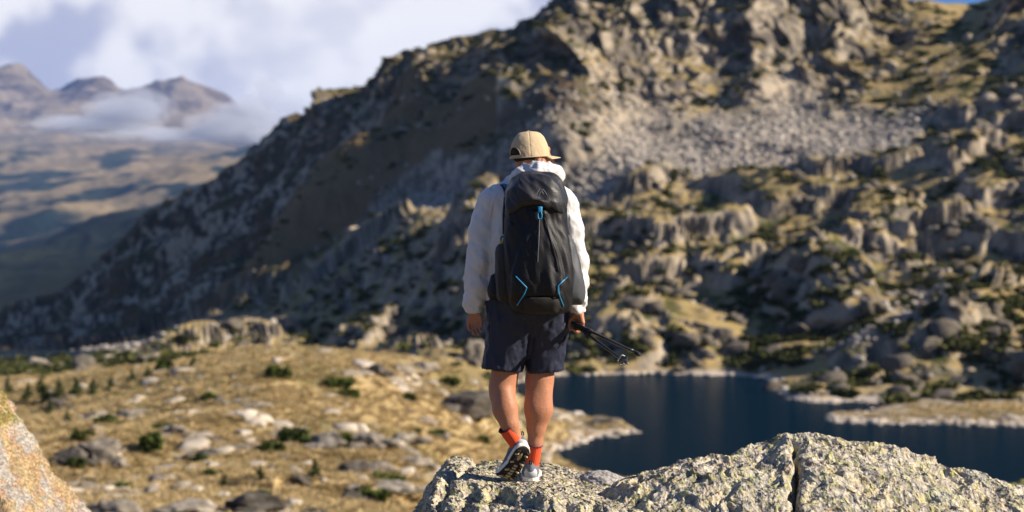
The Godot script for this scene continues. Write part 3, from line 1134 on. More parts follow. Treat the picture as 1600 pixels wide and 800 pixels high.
	for t in [
		["small conical pine in the lower meadow, the left one of a pair", 352, 764, 26], ["small conical pine in the lower meadow, the right one of a pair", 404, 764, 28],
		["dark pine above the lower right slabs", 490, 748, 34],
		["tallest dark pine of the group at the left meadow edge", 66, 632, 46], ["slim pine left of the tallest one at the meadow edge", 44, 628, 34], ["pine right of the tallest one at the meadow edge", 92, 628, 40],
		["bushy pine in the middle of the left group", 118, 622, 34], ["pine standing apart at the right of the left group", 146, 618, 30], ["little pine beside the pale slab at the left edge", 172, 610, 26],
		["pine at the foot of the scree on the left", 205, 600, 24], ["small pine on the meadow's upper left rim", 232, 592, 22], ["pine above the meadow crest on the left", 300, 574, 20],
		["lone pine between the rim and the crest", 268, 566, 18], ["pine at the lower edge of the left group", 78, 652, 30], ["stunted pine next to the round juniper", 104, 662, 24],
		["pine at the far left border of the picture", 12, 616, 30],
	]:
		pine(t[0], t[1], t[2], t[3], int(t[1]))

# ------------------------------------------------------------------ shaping tools: distance fields meshed as surface nets, lofts, tubes
class Field:
	var lo: Vector3
	var cell: float
	var nx: int
	var ny: int
	var nz: int
	var f := PackedFloat32Array()

	func _init(a: Vector3, b: Vector3, size: float):
		lo = a
		cell = size
		nx = int(ceil((b.x - a.x) / size)) + 1
		ny = int(ceil((b.y - a.y) / size)) + 1
		nz = int(ceil((b.z - a.z) / size)) + 1
		f.resize(nx * ny * nz)
		f.fill(1.0)

	func span(a: Vector3, b: Vector3) -> Array:
		return [clampi(int((a.x - lo.x) / cell), 0, nx - 1), clampi(int((b.x - lo.x) / cell) + 1, 0, nx - 1),
			clampi(int((a.y - lo.y) / cell), 0, ny - 1), clampi(int((b.y - lo.y) / cell) + 1, 0, ny - 1),
			clampi(int((a.z - lo.z) / cell), 0, nz - 1), clampi(int((b.z - lo.z) / cell) + 1, 0, nz - 1)]

	# a tapered capsule; zs flattens it along z (0.7 = 0.7 as deep as wide)
	func bone(a: Vector3, b: Vector3, ra: float, rb: float, k := 0.02, zs := 1.0):
		var m := maxf(ra, rb) + k + 2.0 * cell
		var s := span(a.min(b) - Vector3(m, m, m), a.max(b) + Vector3(m, m, m))
		var iz := 1.0 / zs
		var bx := b.x - a.x
		var by := b.y - a.y
		var bz := (b.z - a.z) * iz
		var bb := maxf(bx * bx + by * by + bz * bz, 1e-9)
		var dr := rb - ra
		for z in range(s[4], s[5] + 1):
			var pz := (lo.z + z * cell - a.z) * iz
			for y in range(s[2], s[3] + 1):
				var py := lo.y + y * cell - a.y
				var at := (z * ny + y) * nx
				for x in range(s[0], s[1] + 1):
					var px := lo.x + x * cell - a.x
					var t := clampf((px * bx + py * by + pz * bz) / bb, 0.0, 1.0)
					var qx := px - bx * t
					var qy := py - by * t
					var qz := pz - bz * t
					var d := sqrt(qx * qx + qy * qy + qz * qz) - (ra + dr * t)
					if zs < 1.0: d *= zs + (1.0 - zs) * 0.5
					var o := f[at + x]
					var h := k - absf(d - o)
					if h > 0.0: f[at + x] = minf(d, o) - h * h / k * 0.25
					elif d < o: f[at + x] = d

	# an ellipsoid, turned by a basis
	func ball(c: Vector3, r: Vector3, basis := Basis(), k := 0.015, dig := false):
		var m := maxf(r.x, maxf(r.y, r.z)) + k + 2.0 * cell
		var s := span(c - Vector3(m, m, m), c + Vector3(m, m, m))
		var inv := basis.transposed()
		var least := minf(r.x, minf(r.y, r.z))
		for z in range(s[4], s[5] + 1):
			for y in range(s[2], s[3] + 1):
				var at := (z * ny + y) * nx
				for x in range(s[0], s[1] + 1):
					var p := inv * (lo + Vector3(x, y, z) * cell - c)
					var q := p / r
					var l := q.length()
					var g := (q / r).length()
					var d := l * (l - 1.0) / g if g > 1e-6 else -least
					var o := f[at + x]
					if dig:
						var hh := k - absf(-d - o)
						f[at + x] = maxf(-d, o) + (hh * hh / k * 0.25 if hh > 0.0 else 0.0)
						continue
					var h := k - absf(d - o)
					if h > 0.0: f[at + x] = minf(d, o) - h * h / k * 0.25
					elif d < o: f[at + x] = d

	# keeps what lies behind the plane n . p = w
	func cut(n: Vector3, w: float, near := Vector3(-99, -99, -99), far := Vector3(99, 99, 99)):
		for z in nz:
			for y in ny:
				var at := (z * ny + y) * nx
				for x in nx:
					var p := lo + Vector3(x, y, z) * cell
					if p.x < near.x or p.y < near.y or p.z < near.z or p.x > far.x or p.y > far.y or p.z > far.z: continue
					var d := n.dot(p) - w
					if d > f[at + x]: f[at + x] = d

	func net() -> Array:
		var v := PackedVector3Array()
		var faces := []
		var id := PackedInt32Array()
		id.resize(nx * ny * nz)
		id.fill(-1)
		var sy := nx
		var sz := nx * ny
		var reach := cell * 2.2
		for z in nz - 1:
			for y in ny - 1:
				var row := z * sz + y * sy
				for x in nx - 1:
					var p := row + x
					var f0 := f[p]
					if f0 > reach or f0 < -reach * 3.0: continue
					var c := [f0, f[p + 1], f[p + sy], f[p + sy + 1], f[p + sz], f[p + sz + 1], f[p + sz + sy], f[p + sz + sy + 1]]
					var inside := 0
					for q in 8:
						if c[q] < 0.0: inside += 1
					if inside == 0 or inside == 8: continue
					var sum := Vector3.ZERO
					var n := 0
					for e in EDGES:
						var a: float = c[e[0]]
						var b: float = c[e[1]]
						if (a < 0.0) != (b < 0.0):
							var t := a / (a - b)
							sum += CORNER[e[0]].lerp(CORNER[e[1]], t)
							n += 1
					id[p] = v.size()
					v.append(lo + (Vector3(x, y, z) + sum / n) * cell)
		for z in range(1, nz - 1):
			for y in range(1, ny - 1):
				var row := z * sz + y * sy
				for x in range(1, nx - 1):
					var p := row + x
					if id[p] < 0: continue
					var a := f[p] < 0.0
					if a != (f[p + 1] < 0.0): quad(faces, id[p - sy - sz], id[p - sz], id[p], id[p - sy], a)
					if a != (f[p + sy] < 0.0): quad(faces, id[p - sz - 1], id[p - 1], id[p], id[p - sz], a)
					if a != (f[p + sz] < 0.0): quad(faces, id[p - 1 - sy], id[p - sy], id[p], id[p - 1], a)
		return [v, faces]

	func quad(faces: Array, a: int, b: int, c: int, d: int, out: bool):
		if a < 0 or b < 0 or c < 0 or d < 0: return
		if out:
			faces.append([a, b, c])
			faces.append([a, c, d])
		else:
			faces.append([a, c, b])
			faces.append([a, d, c])

	const CORNER := [Vector3(0, 0, 0), Vector3(1, 0, 0), Vector3(0, 1, 0), Vector3(1, 1, 0), Vector3(0, 0, 1), Vector3(1, 0, 1), Vector3(0, 1, 1), Vector3(1, 1, 1)]
	const EDGES := [[0, 1], [2, 3], [4, 5], [6, 7], [0, 2], [1, 3], [4, 6], [5, 7], [0, 4], [1, 5], [2, 6], [3, 7]]

func vertex_normals(v: PackedVector3Array, f: Array) -> PackedVector3Array:
	var nn := PackedVector3Array()
	nn.resize(v.size())
	for q in f:
		var n := (v[q[1]] - v[q[0]]).cross(v[q[2]] - v[q[0]])
		nn[q[0]] += n
		nn[q[1]] += n
		nn[q[2]] += n
	for i in nn.size(): nn[i] = nn[i].normalized()
	return nn

func join(a: Array, b: Array):
	var base: int = a[0].size()
	var v: PackedVector3Array = a[0]
	v.append_array(b[0])
	a[0] = v
	for q in b[1]: a[1].append([q[0] + base, q[1] + base, q[2] + base])

# rings: [centre, half width, half depth, exponent]; level rings, turned by basis
func loft(rings: Array, seg := 40, basis := Basis()) -> Array:
	var v := PackedVector3Array()
	var f := []
	for r in rings:
		for s in seg:
			var a := TAU * s / seg
			var c := cos(a)
			var d := sin(a)
			var e: float = 2.0 / r[3]
			v.append(r[0] + basis * Vector3(signf(c) * pow(absf(c), e) * r[1], 0, signf(d) * pow(absf(d), e) * r[2]))
	for k in rings.size() - 1:
		for s in seg:
			var s1 := (s + 1) % seg
			var a := k * seg + s
			var b := k * seg + s1
			f.append([a, b + seg, b])
			f.append([a, a + seg, b + seg])
	var n := v.size()
	v.append(rings[0][0])
	v.append(rings[-1][0])
	var top := (rings.size() - 1) * seg
	for s in seg:
		var s1 := (s + 1) % seg
		f.append([n, s, s1])
		f.append([n + 1, top + s1, top + s])
	return [v, f]

# smooth in-between rings along a list of key rings
func spread(keys: Array, each: int) -> Array:
	var out := []
	var n := keys.size()
	for i in n - 1:
		for t in each:
			var u := float(t) / each
			var p0 = keys[maxi(i - 1, 0)]
			var p1 = keys[i]
			var p2 = keys[i + 1]
			var p3 = keys[mini(i + 2, n - 1)]
			out.append([(p1[0] as Vector3).cubic_interpolate(p2[0], p0[0], p3[0], u), maxf(cubic_interpolate(p1[1], p2[1], p0[1], p3[1], u), 0.001), maxf(cubic_interpolate(p1[2], p2[2], p0[2], p3[2], u), 0.001), cubic_interpolate(p1[3], p2[3], p0[3], p3[3], u)])
	out.append(keys[n - 1])
	return out

# a round or flat band along a path; rx across, ry thick
func tube(path: Array, rx: float, ry := -1.0, seg := 10, face := Vector3(0, 0, 1), taper := 1.0) -> Array:
	if ry < 0.0: ry = rx
	var v := PackedVector3Array()
	var f := []
	for i in path.size():
		var t: Vector3 = (path[mini(i + 1, path.size() - 1)] - path[maxi(i - 1, 0)]).normalized()
		var side := t.cross(face).normalized()
		var out := side.cross(t).normalized()
		var g := lerpf(1.0, taper, float(i) / maxi(path.size() - 1, 1))
		for s in seg:
			var a := TAU * s / seg
			v.append(path[i] + side * cos(a) * rx * g + out * sin(a) * ry * g)
	for k in path.size() - 1:
		for s in seg:
			var a := k * seg + s
			var b := k * seg + (s + 1) % seg
			f.append([a, b, b + seg])
			f.append([a, b + seg, a + seg])
	var n := v.size()
	v.append(path[0])
	v.append(path[-1])
	var top := (path.size() - 1) * seg
	for s in seg:
		f.append([n, (s + 1) % seg, s])
		f.append([n + 1, top + s, top + (s + 1) % seg])
	return [v, f]

func curve(points: Array, each := 6) -> Array:
	var out := []
	for i in points.size() - 1:
		for t in each:
			out.append((points[i] as Vector3).cubic_interpolate(points[i + 1], points[maxi(i - 1, 0)], points[mini(i + 2, points.size() - 1)], float(t) / each))
	out.append(points[-1])
	return out

func cloth(a: Array, amp: float, fn: FastNoiseLite, squash: Vector3) -> Array:
	# folds: moves each point along its normal
	var n := vertex_normals(a[0], a[1])
	var v: PackedVector3Array = a[0]
	for i in v.size():
		var p := v[i] * squash
		v[i] += n[i] * fn.get_noise_3d(p.x, p.y, p.z) * amp
	a[0] = v
	return a

func made(a: Array, col := PackedColorArray()) -> ArrayMesh:
	return tri_mesh(a[0], a[1], col)

# ------------------------------------------------------------------ textures
func noise_bytes(size: int, seed_: int, freq: float, oct: int, kind := FastNoiseLite.TYPE_SIMPLEX_SMOOTH, fractal := FastNoiseLite.FRACTAL_FBM) -> PackedByteArray:
	var n := noise(seed_, freq, oct, kind, fractal)
	var im := n.get_seamless_image(size, size, false, false, 0.12)
	im.convert(Image.FORMAT_L8)
	return im.get_data()

func weave(size: int, seed_: int, freq: float, strength: float, oct := 4) -> NoiseTexture2D:
	var t := NoiseTexture2D.new()
	t.width = size
	t.height = size
	t.seamless = true
	t.as_normal_map = true
	t.bump_strength = strength
	t.noise = noise(seed_, freq, oct)
	return t

func fabric(c: Color, rough: float, spec: float, seed_: int, scale := 9.0, strength := 0.5) -> StandardMaterial3D:
	var m := paint(c, rough, spec)
	m.normal_enabled = true
	m.normal_texture = weave(256, seed_, 0.035, 4.0)
	m.normal_scale = strength
	m.uv1_triplanar = true
	m.uv1_scale = Vector3(scale, scale, scale)
	return m

# ------------------------------------------------------------------ the rocks in front
var lichen_maps := []

func lichen_textures():
	var n := 1024
	var broad := noise_bytes(n, 401, 0.006, 4)
	var grain := noise_bytes(n, 402, 0.03, 4)
	var pits := noise_bytes(n, 403, 0.035, 3, FastNoiseLite.TYPE_CELLULAR)
	var spots := noise_bytes(n, 404, 0.013, 5)
	var spots2 := noise_bytes(n, 405, 0.016, 5)
	var lut := PackedByteArray()
	for i in 256: lut.append(int(pow(i / 255.0, 0.4545) * 255.0))
	var rgb := PackedByteArray()
	rgb.resize(n * n * 3)
	var raw := PackedByteArray()
	raw.resize(n * n * 3)
	var hi := PackedByteArray()
	hi.resize(n * n)
	for i in n * n:
		var b := broad[i] / 255.0
		var g := grain[i] / 255.0
		var s := spots[i] / 255.0
		var s2 := spots2[i] / 255.0
		var q := pits[i] / 255.0
		# granite: pale grey with crystals
		var t := clampf(0.58 + (b - 0.5) * 0.8 + (g - 0.5) * 1.9, 0.0, 1.0)
		var r := lerpf(0.13, 0.58, t)
		var gr := lerpf(0.12, 0.53, t)
		var bl := lerpf(0.112, 0.455, t)
		var w := clampf(0.3 + (b - 0.5) * 0.6 + (g - 0.5) * 2.2 + (spots[(i * 7) % (n * n)] / 255.0 - 0.5) * 0.3, 0.0, 1.0)
		raw[i * 3] = lut[int((lerpf(0.16, 0.52, w)) * 255.0)]
		raw[i * 3 + 1] = lut[int((lerpf(0.155, 0.485, w)) * 255.0)]
		raw[i * 3 + 2] = lut[int((lerpf(0.15, 0.44, w)) * 255.0)]
		# black lichen crusts
		var k := clampf((s2 - 0.56 + (g - 0.5) * 0.4) * 10.0, 0.0, 1.0) * 0.9
		r = lerpf(r, 0.055, k); gr = lerpf(gr, 0.053, k); bl = lerpf(bl, 0.055, k)
		# yellow green map lichen
		k = clampf((s - 0.61 + (g - 0.5) * 0.3 - (q - 0.5) * 0.1) * 10.0, 0.0, 1.0) * 0.68
		r = lerpf(r, 0.42, k); gr = lerpf(gr, 0.41, k); bl = lerpf(bl, 0.13, k)
		# rusty bloom
		k = clampf((1.0 - s2 - 0.66 + (b - 0.5) * 0.3) * 8.0, 0.0, 1.0) * 0.5
		r = lerpf(r, 0.40, k); gr = lerpf(gr, 0.24, k); bl = lerpf(bl, 0.12, k)
		rgb[i * 3] = lut[int((r) * 255.0)]
		rgb[i * 3 + 1] = lut[int((gr) * 255.0)]
		rgb[i * 3 + 2] = lut[int((bl) * 255.0)]
		hi[i] = int(clampf(0.5 + (g - 0.5) * 0.9 + (s - 0.5) * 0.5 + (q - 0.5) * 0.35, 0.0, 1.0) * 255.0)
	lichen_maps = [ImageTexture.create_from_image(Image.create_from_data(n, n, false, Image.FORMAT_RGB8, rgb)), ImageTexture.create_from_image(Image.create_from_data(n, n, false, Image.FORMAT_L8, hi)), ImageTexture.create_from_image(Image.create_from_data(n, n, false, Image.FORMAT_RGB8, raw))]

func lichen_paint(tint: Color, scale := 1.05, relief := 1.5, bare := false) -> StandardMaterial3D:
	var m := paint(tint, 0.93, 0.2)
	m.albedo_texture = lichen_maps[2 if bare else 0]
	m.heightmap_enabled = true
	m.heightmap_texture = lichen_maps[1]
	m.heightmap_scale = relief
	m.uv1_triplanar = true
	m.uv1_world_triplanar = true
	m.uv1_scale = Vector3(scale, scale, scale)
	m.vertex_color_use_as_albedo = true
	return m

func table(t: Array, x: float) -> float:
	for i in t.size() - 1:
		if x < t[i + 1][0]:
			var u := clampf((x - t[i][0]) / (t[i + 1][0] - t[i][0]), 0.0, 1.0)
			return cubic_interpolate(t[i][1], t[i + 1][1], t[maxi(i - 1, 0)][1], t[mini(i + 2, t.size() - 1)][1], u)
	return t[-1][1]

func rock_sheet(x0: float, x1: float, z0: float, z1: float, step: float, shape: Callable) -> Array:
	# a rock as a dense sheet over the plan; its sides fall steeply to the ground below
	var cols := int((x1 - x0) / step) + 1
	var rows := int((z1 - z0) / step) + 1
	var v := PackedVector3Array()
	v.resize(cols * rows)
	var c := PackedColorArray()
	c.resize(cols * rows)
	for j in rows:
		var z := z1 - j * step
		for i in cols:
			var x := x0 + i * step
			var q = shape.call(x, z)
			v[j * cols + i] = q[0]
			c[j * cols + i] = q[1]
	return [v, c, cols, rows]

var rk := []
func slab_point(x: float, z: float) -> Array:
	# the rock the walker stands on
	var big: float = rk[0].get_noise_3d(x * 0.9, 0.0, z * 0.9)
	var mid: float = rk[1].get_noise_3d(x, 0.0, z)
	var fine: float = rk[2].get_noise_3d(x, 0.0, z)
	var h := 0.0 - 0.09 * smoothstep(0.1, 0.7, x) + 0.03 * smoothstep(-0.1, -0.4, x)
	h += big * 0.03 + mid * 0.009 + fine * 0.006
	# flat where the feet are
	var foot := exp(-pow((x - 0.05) / 0.16, 2.0) - pow((z + 0.1) / 0.26, 2.0))
	h = lerpf(h, -0.004 + fine * 0.004 + mid * 0.004, foot * 0.9)
	# stepped break towards the lens
	var lip: float = 0.16 + 0.12 * rk[0].get_noise_2d(x * 3.0, 5.0) + 0.3 * smoothstep(-0.1, 0.25, x)
	h -= 0.075 * smoothstep(lip, lip + 0.14, z) + 0.28 * smoothstep(lip + 0.2, lip + 0.65, z)
	var groove := exp(-pow((x + 0.3 + z * 0.16) / 0.022, 2.0)) + 0.8 * exp(-pow((x + 0.2 + z * 0.35 - 0.1) / 0.016, 2.0)) * smoothstep(0.1, 0.3, z)
	h -= 0.05 * groove
	# sides
	var left := -0.42 - 0.05 * z + 0.03 * mid
	var back := -0.74 + 0.1 * big + 0.16 * smoothstep(0.05, 0.5, x)
	h -= 1.9 * pow(maxf(left - x, 0.0), 1.15) + 0.1 * smoothstep(left + 0.07, left - 0.02, x)
	h -= 1.4 * pow(maxf(back - z, 0.0), 1.2)
	h -= 1.6 * pow(maxf(z - 0.75, 0.0), 1.2)
	var tone: float = 1.0 + 0.35 * rk[0].get_noise_2d(x * 2.0 + 9.0, z * 2.0)
	var wx: float = rk[4].get_noise_3d(x, h * 1.3, z)
	var wz: float = rk[4].get_noise_3d(x + 7.0, h * 1.3, z)
	var off := 1.0 - foot
	return [Vector3(x - 0.02 * fine + wx * 0.05 * off, maxf(h, -1.9) + 0.015 * off * rk[2].get_noise_3d(x, h * 1.5, z), z + wz * 0.06 * off), Color(tone, tone, tone * 0.97)]

var crest := [[0.0, -0.35], [0.3, -0.14], [0.44, -0.05], [0.56, 0.03], [0.676, 0.08], [0.946, 0.135], [1.12, 0.152], [1.25, 0.17], [1.35, 0.2], [1.486, 0.218], [1.69, 0.203], [1.86, 0.168], [2.2, 0.09], [2.47, 0.0], [2.7, -0.085], [3.2, -0.28], [4.0, -0.7]]
func hump_point(x: float, z: float) -> Array:
	# the long lichen covered boulder on the right
	var big: float = rk[0].get_noise_3d(x, 3.0, z)
	var mid: float = rk[1].get_noise_3d(x * 0.8 + z * 0.5, 2.0, z)
	var fine: float = rk[2].get_noise_3d(x, 2.0, z)
	var strat: float = rk[3].get_noise_2d(x * 0.35 - z * 0.4, z * 1.0 + x * 0.35)
	var zc := -0.12 + 0.08 * sin(x * 2.1) + 0.25 * smoothstep(2.0, 3.0, x)
	var t := z - zc
	var h := table(crest, x)
	h -= 0.5 * pow(maxf(t, 0.0), 1.45) if t > 0.0 else 1.0 * pow(-t, 1.35)
	var inner := smoothstep(-0.15, 0.1, t)
	h += (big * 0.05 * inner + mid * 0.026 + fine * 0.012 + strat * 0.022 * (1.0 - smoothstep(1.1, 1.4, x)))
	# the open crack and two thin ones
	var cx: float = 1.485 - 0.2 * t + 0.03 * rk[0].get_noise_2d(z * 3.0, 1.0) + 0.012 * rk[1].get_noise_2d(z * 2.0, 1.0)
	var dc: float = x - cx
	h -= 0.15 * exp(-pow(dc / (0.008 + 0.008 * smoothstep(0.1, 0.5, t)), 2.0)) * smoothstep(0.02, 0.16, t)
	h -= 0.035 * smoothstep(0.07, 0.0, dc) * smoothstep(-0.03, 0.03, dc + 0.01) * smoothstep(0.0, 0.1, t)
	h += 0.02 * exp(-pow((dc + 0.06) / 0.05, 2.0)) * inner
	h -= 0.012 * exp(-pow((x - 1.72 + 0.45 * t) / 0.012, 2.0)) * smoothstep(0.02, 0.15, t)
	h -= 0.014 * exp(-pow((x - 1.1 + 0.08 * t) / 0.014, 2.0)) * smoothstep(0.1, 0.25, t)
	# a step where the left shoulder begins
	h -= 0.05 * smoothstep(1.24, 1.17, x + 0.25 * t) * smoothstep(0.15, -0.05, t)
	h -= 1.4 * pow(maxf(z - 0.8, 0.0), 1.2)
	var tone: float = 1.0 + 0.3 * rk[0].get_noise_2d(x * 2.0 + 4.0, z * 2.0)
	var warm: float = 0.12 * rk[0].get_noise_2d(x * 1.1 + 40.0, z * 1.1)
	var wx: float = rk[4].get_noise_3d(x, h * 1.3, z)
	var wz: float = rk[4].get_noise_3d(x + 7.0, h * 1.3, z)
	var off := smoothstep(0.0, 0.06, absf(dc))
	return [Vector3(x + 0.015 * mid + wx * 0.04 * off, maxf(h, -1.9), z + wz * 0.05 * off), Color(tone * (1.0 + warm), tone, tone * (0.97 - warm))]

func build_rocks():
	lichen_textures()
	rk = [noise(410, 2.2, 3), noise(411, 6.5, 4, FastNoiseLite.TYPE_SIMPLEX_SMOOTH, FastNoiseLite.FRACTAL_RIDGED), noise(412, 26.0, 3, FastNoiseLite.TYPE_SIMPLEX_SMOOTH, FastNoiseLite.FRACTAL_RIDGED), noise(413, 9.0, 3, FastNoiseLite.TYPE_SIMPLEX_SMOOTH, FastNoiseLite.FRACTAL_RIDGED), noise(414, 5.0, 3)]
	var m := lichen_paint(Color(1.0, 0.99, 0.97))
	var g := rock_sheet(-1.05, 1.1, -1.5, 1.5, 0.0085, slab_point)
	var o := put("rock_slab", grid_mesh(g[0], g[1], g[2], g[3]), m)
	tag(o, "flat topped lichen spotted rock under the walker's shoes", "rock")
	g = rock_sheet(0.2, 4.2, -1.4, 1.4, 0.0085, hump_point)
	o = put("lichen_boulder", grid_mesh(g[0], g[1], g[2], g[3]), m)
	tag(o, "long sunlit boulder with yellow lichen and an upright crack, right of the walker", "rock")
	# smooth grey stone in the notch between the two
	o = put("smooth_stone", rock_mesh(431, 5, 4, 0.07, 0.9), lichen_paint(Color(0.95, 0.94, 0.95), 1.1, 0.5, true))
	o.position = Vector3(0.52, -0.075, -0.32)
	o.basis = Basis.from_euler(Vector3(0.05, 0.3, -0.22)) * Basis.from_scale(Vector3(0.16, 0.085, 0.15))
	tag(o, "smooth grey stone in the notch between the slab and the long boulder", "rock")
	o = put("round_stone", rock_mesh(432, 4, 8, 0.1, 0.9), lichen_paint(Color(0.8, 0.78, 0.75), 1.1, 0.6))
	o.position = Vector3(0.29, -0.17, 0.62)
	o.basis = Basis.from_scale(Vector3(0.085, 0.07, 0.08))
	tag(o, "small round stone wedged at the bottom edge under the long boulder", "rock")
	var mp := vertex_paint()
	mp.albedo_color = Color(0.16, 0.15, 0.05).linear_to_srgb()
	o = put("mossy_rock", rock_mesh(433, 4, 8, 0.2, 0.8), mp)
	o.position = spot(1592, 782, 16.0)
	o.basis = Basis.from_scale(Vector3(0.42, 0.25, 0.4))
	tag(o, "low rock under green moss at the right edge beyond the long boulder", "rock")
	o = put("rock_below_moss", rock_mesh(434, 4, 8, 0.1, 0.8), lichen_paint(Color(0.8, 0.78, 0.75), 0.8, 0.5, true))
	o.position = spot(1602, 782, 14.5)
	o.basis = Basis.from_scale(Vector3(0.32, 0.2, 0.3))
	tag(o, "bare grey rock at the right edge in front of the mossy one", "rock")
	build_orange_rock()
	build_near_ground()

func build_orange_rock():
	var s := icosphere(6)
	var planes := [[Vector3(0.84, 0.5, 0.03), Vector3(-3.13, -0.17, -2.25)], [Vector3(-0.05, 0.22, 0.97), Vector3(-3.0, -0.3, -1.98)], [Vector3(0.5, 0.3, 0.75), Vector3(-2.88, -0.3, -2.08)], [Vector3(0.3, 0.93, 0.2), Vector3(-3.43, 0.235, -2.3)], [Vector3(0.2, 0.3, -0.93), Vector3(-3.4, -0.2, -3.1)]]
	var centre := Vector3(-3.75, -0.75, -2.55)
	var a := noise(441, 2.2, 4)
	var b := noise(442, 7.0, 4, FastNoiseLite.TYPE_SIMPLEX_SMOOTH, FastNoiseLite.FRACTAL_RIDGED)
	var c3 := noise(443, 30.0, 3)
	var v := PackedVector3Array()
	var col := PackedColorArray()
	for d in s[0]:
		var t := 1.5
		var face := 0
		for k in planes.size():
			var n: Vector3 = planes[k][0].normalized()
			var q: float = n.dot(d)
			if q > 0.02:
				var w: float = n.dot(planes[k][1] - centre) / q
				if w < t:
					t = w
					face = k
		var p: Vector3 = centre + d * t
		p += d * (a.get_noise_3dv(p) * 0.07 + b.get_noise_3dv(p * Vector3(1.0, 0.6, 1.0)) * 0.035 + c3.get_noise_3dv(p) * 0.012)
		v.append(p)
		var grey := 1.0 + 0.5 * c3.get_noise_3dv(p) + 0.3 * a.get_noise_3dv(p * 2.0)
		var base := Color(0.95, 0.93, 0.92) * grey
		# iron stains run down the face
		var stain := smoothstep(-0.12, 0.22, a.get_noise_3d(p.x * 1.6, p.y * 0.5, p.z) + 0.25 * b.get_noise_3d(p.x * 1.5, p.y * 0.3, p.z) + 0.1)
		var side := smoothstep(0.03, -0.12, (p - Vector3(-2.79, -0.2, -2.0)).dot(Vector3(0.85, 0.35, -0.1)))
		base = base.lerp(Color(1.45, 0.64, 0.30) * (0.85 + 0.3 * grey), stain * side * 0.75)
		if p.y > 0.08 and a.get_noise_3dv(p * 3.0) > -0.1: base = base.lerp(Color(0.35, 0.42, 0.12), 0.8)
		col.append(base)
	var o := put("orange_rock", tri_mesh(v, s[1], col), lichen_paint(Color(0.9, 0.87, 0.84), 1.1, 0.6, true))
	o.position = Vector3(-0.33, -0.09, 0)
	tag(o, "big slanted rock with orange iron stains at the left edge", "rock")

func build_near_ground():
	# the stony hillside from which the rocks rise, mostly below the picture
	var cols := 90
	var rows := 70
	var v := PackedVector3Array()
	var c := PackedColorArray()
	var n := noise(451, 0.35, 4)
	for j in rows:
		for i in cols:
			var x := lerpf(-22.0, 22.0, i / (cols - 1.0))
			var z := lerpf(16.0, -8.0, j / (rows - 1.0))
			var y := -1.75 + 0.25 * n.get_noise_2d(x, z) - 0.035 * maxf(-z, 0.0) * 2.0
			v.append(Vector3(x, y, z))
			var g := 1.0 + 0.5 * n.get_noise_2d(x * 4.0, z * 4.0)
			c.append(Color(0.23, 0.17, 0.075) * g)
	var o := put("hillside_ground", grid_mesh(v, c, cols, rows), vertex_paint())
	tag(o, "dry grassy hillside round the foot of the rocks", "", "", "structure")

# ------------------------------------------------------------------ the walker
func W(px: float, py: float, z := 0.0) -> Vector3:
	return spot(px, py, CAM_Z - z)

var head_at := Vector3.ZERO
var head_turn := Basis()
var left_shoe := Transform3D()
var right_shoe := Transform3D()

func skin_paint() -> StandardMaterial3D:
	var m := fabric(Color(0.40, 0.185, 0.105), 0.55, 0.35, 601, 14.0, 0.25)
	var t := NoiseTexture2D.new()
	t.width = 512
	t.height = 512
	t.seamless = true
	t.noise = noise(602, 0.06, 4)
	var g := Gradient.new()
	g.offsets = PackedFloat32Array([0.0, 0.38, 0.5, 1.0])
	g.colors = PackedColorArray([Color(0.74, 0.68, 0.65), Color(0.9, 0.87, 0.86), Color(0.97, 0.96, 0.95), Color(1, 1, 1)])
	t.color_ramp = g
	m.albedo_texture = t
	m.uv1_scale = Vector3(5, 5, 5)
	m.subsurf_scatter_enabled = true
	m.subsurf_scatter_strength = 0.12
	return m

func build_person():
	var skin := skin_paint()
	head_at = W(830, 237, -0.02)
	head_turn = Basis(Vector3.UP, deg_to_rad(-54.0)) * Basis(Vector3.RIGHT, deg_to_rad(5.0))
	# the left foot pushes off, heel up; the right foot stands
	var heel := W(821, 701, 0.115)
	var ball := W(791, 744, 0.02)
	var fwd := (ball - heel).normalized()
	var up := (Vector3.UP - fwd * fwd.y).normalized() * 0.62 + (Vector3(0, 0, -1) + fwd * fwd.z).normalized() * 0.75
	up = (up - fwd * up.dot(fwd)).normalized()
	left_shoe = Transform3D(Basis(fwd.cross(up).normalized(), up, -fwd), heel)
	right_shoe = Transform3D(Basis(Vector3.UP, deg_to_rad(-4.0)), W(829, 757, -0.005))
	var body := body_shape()
	var person := put("person", made(body), skin)
	tag(person, "person seen from behind in a cap, white jacket, dark shorts and red socks", "person")
	make_jacket(person)
	make_shorts(person)
	make_hair(person)
	make_cap(person)
	make_sock(person, W(791, 667, 0.065), left_shoe * Vector3(0, 0.075, -0.055), 0.040, 0.033)
	make_sock(person, W(836, 694, -0.03), right_shoe * Vector3(0, 0.075, -0.055), 0.034, 0.033)
	make_shoe(person, left_shoe, 0.75, 1)
	make_shoe(person, right_shoe, 0.0, -1)
	build_backpack()
	build_poles()

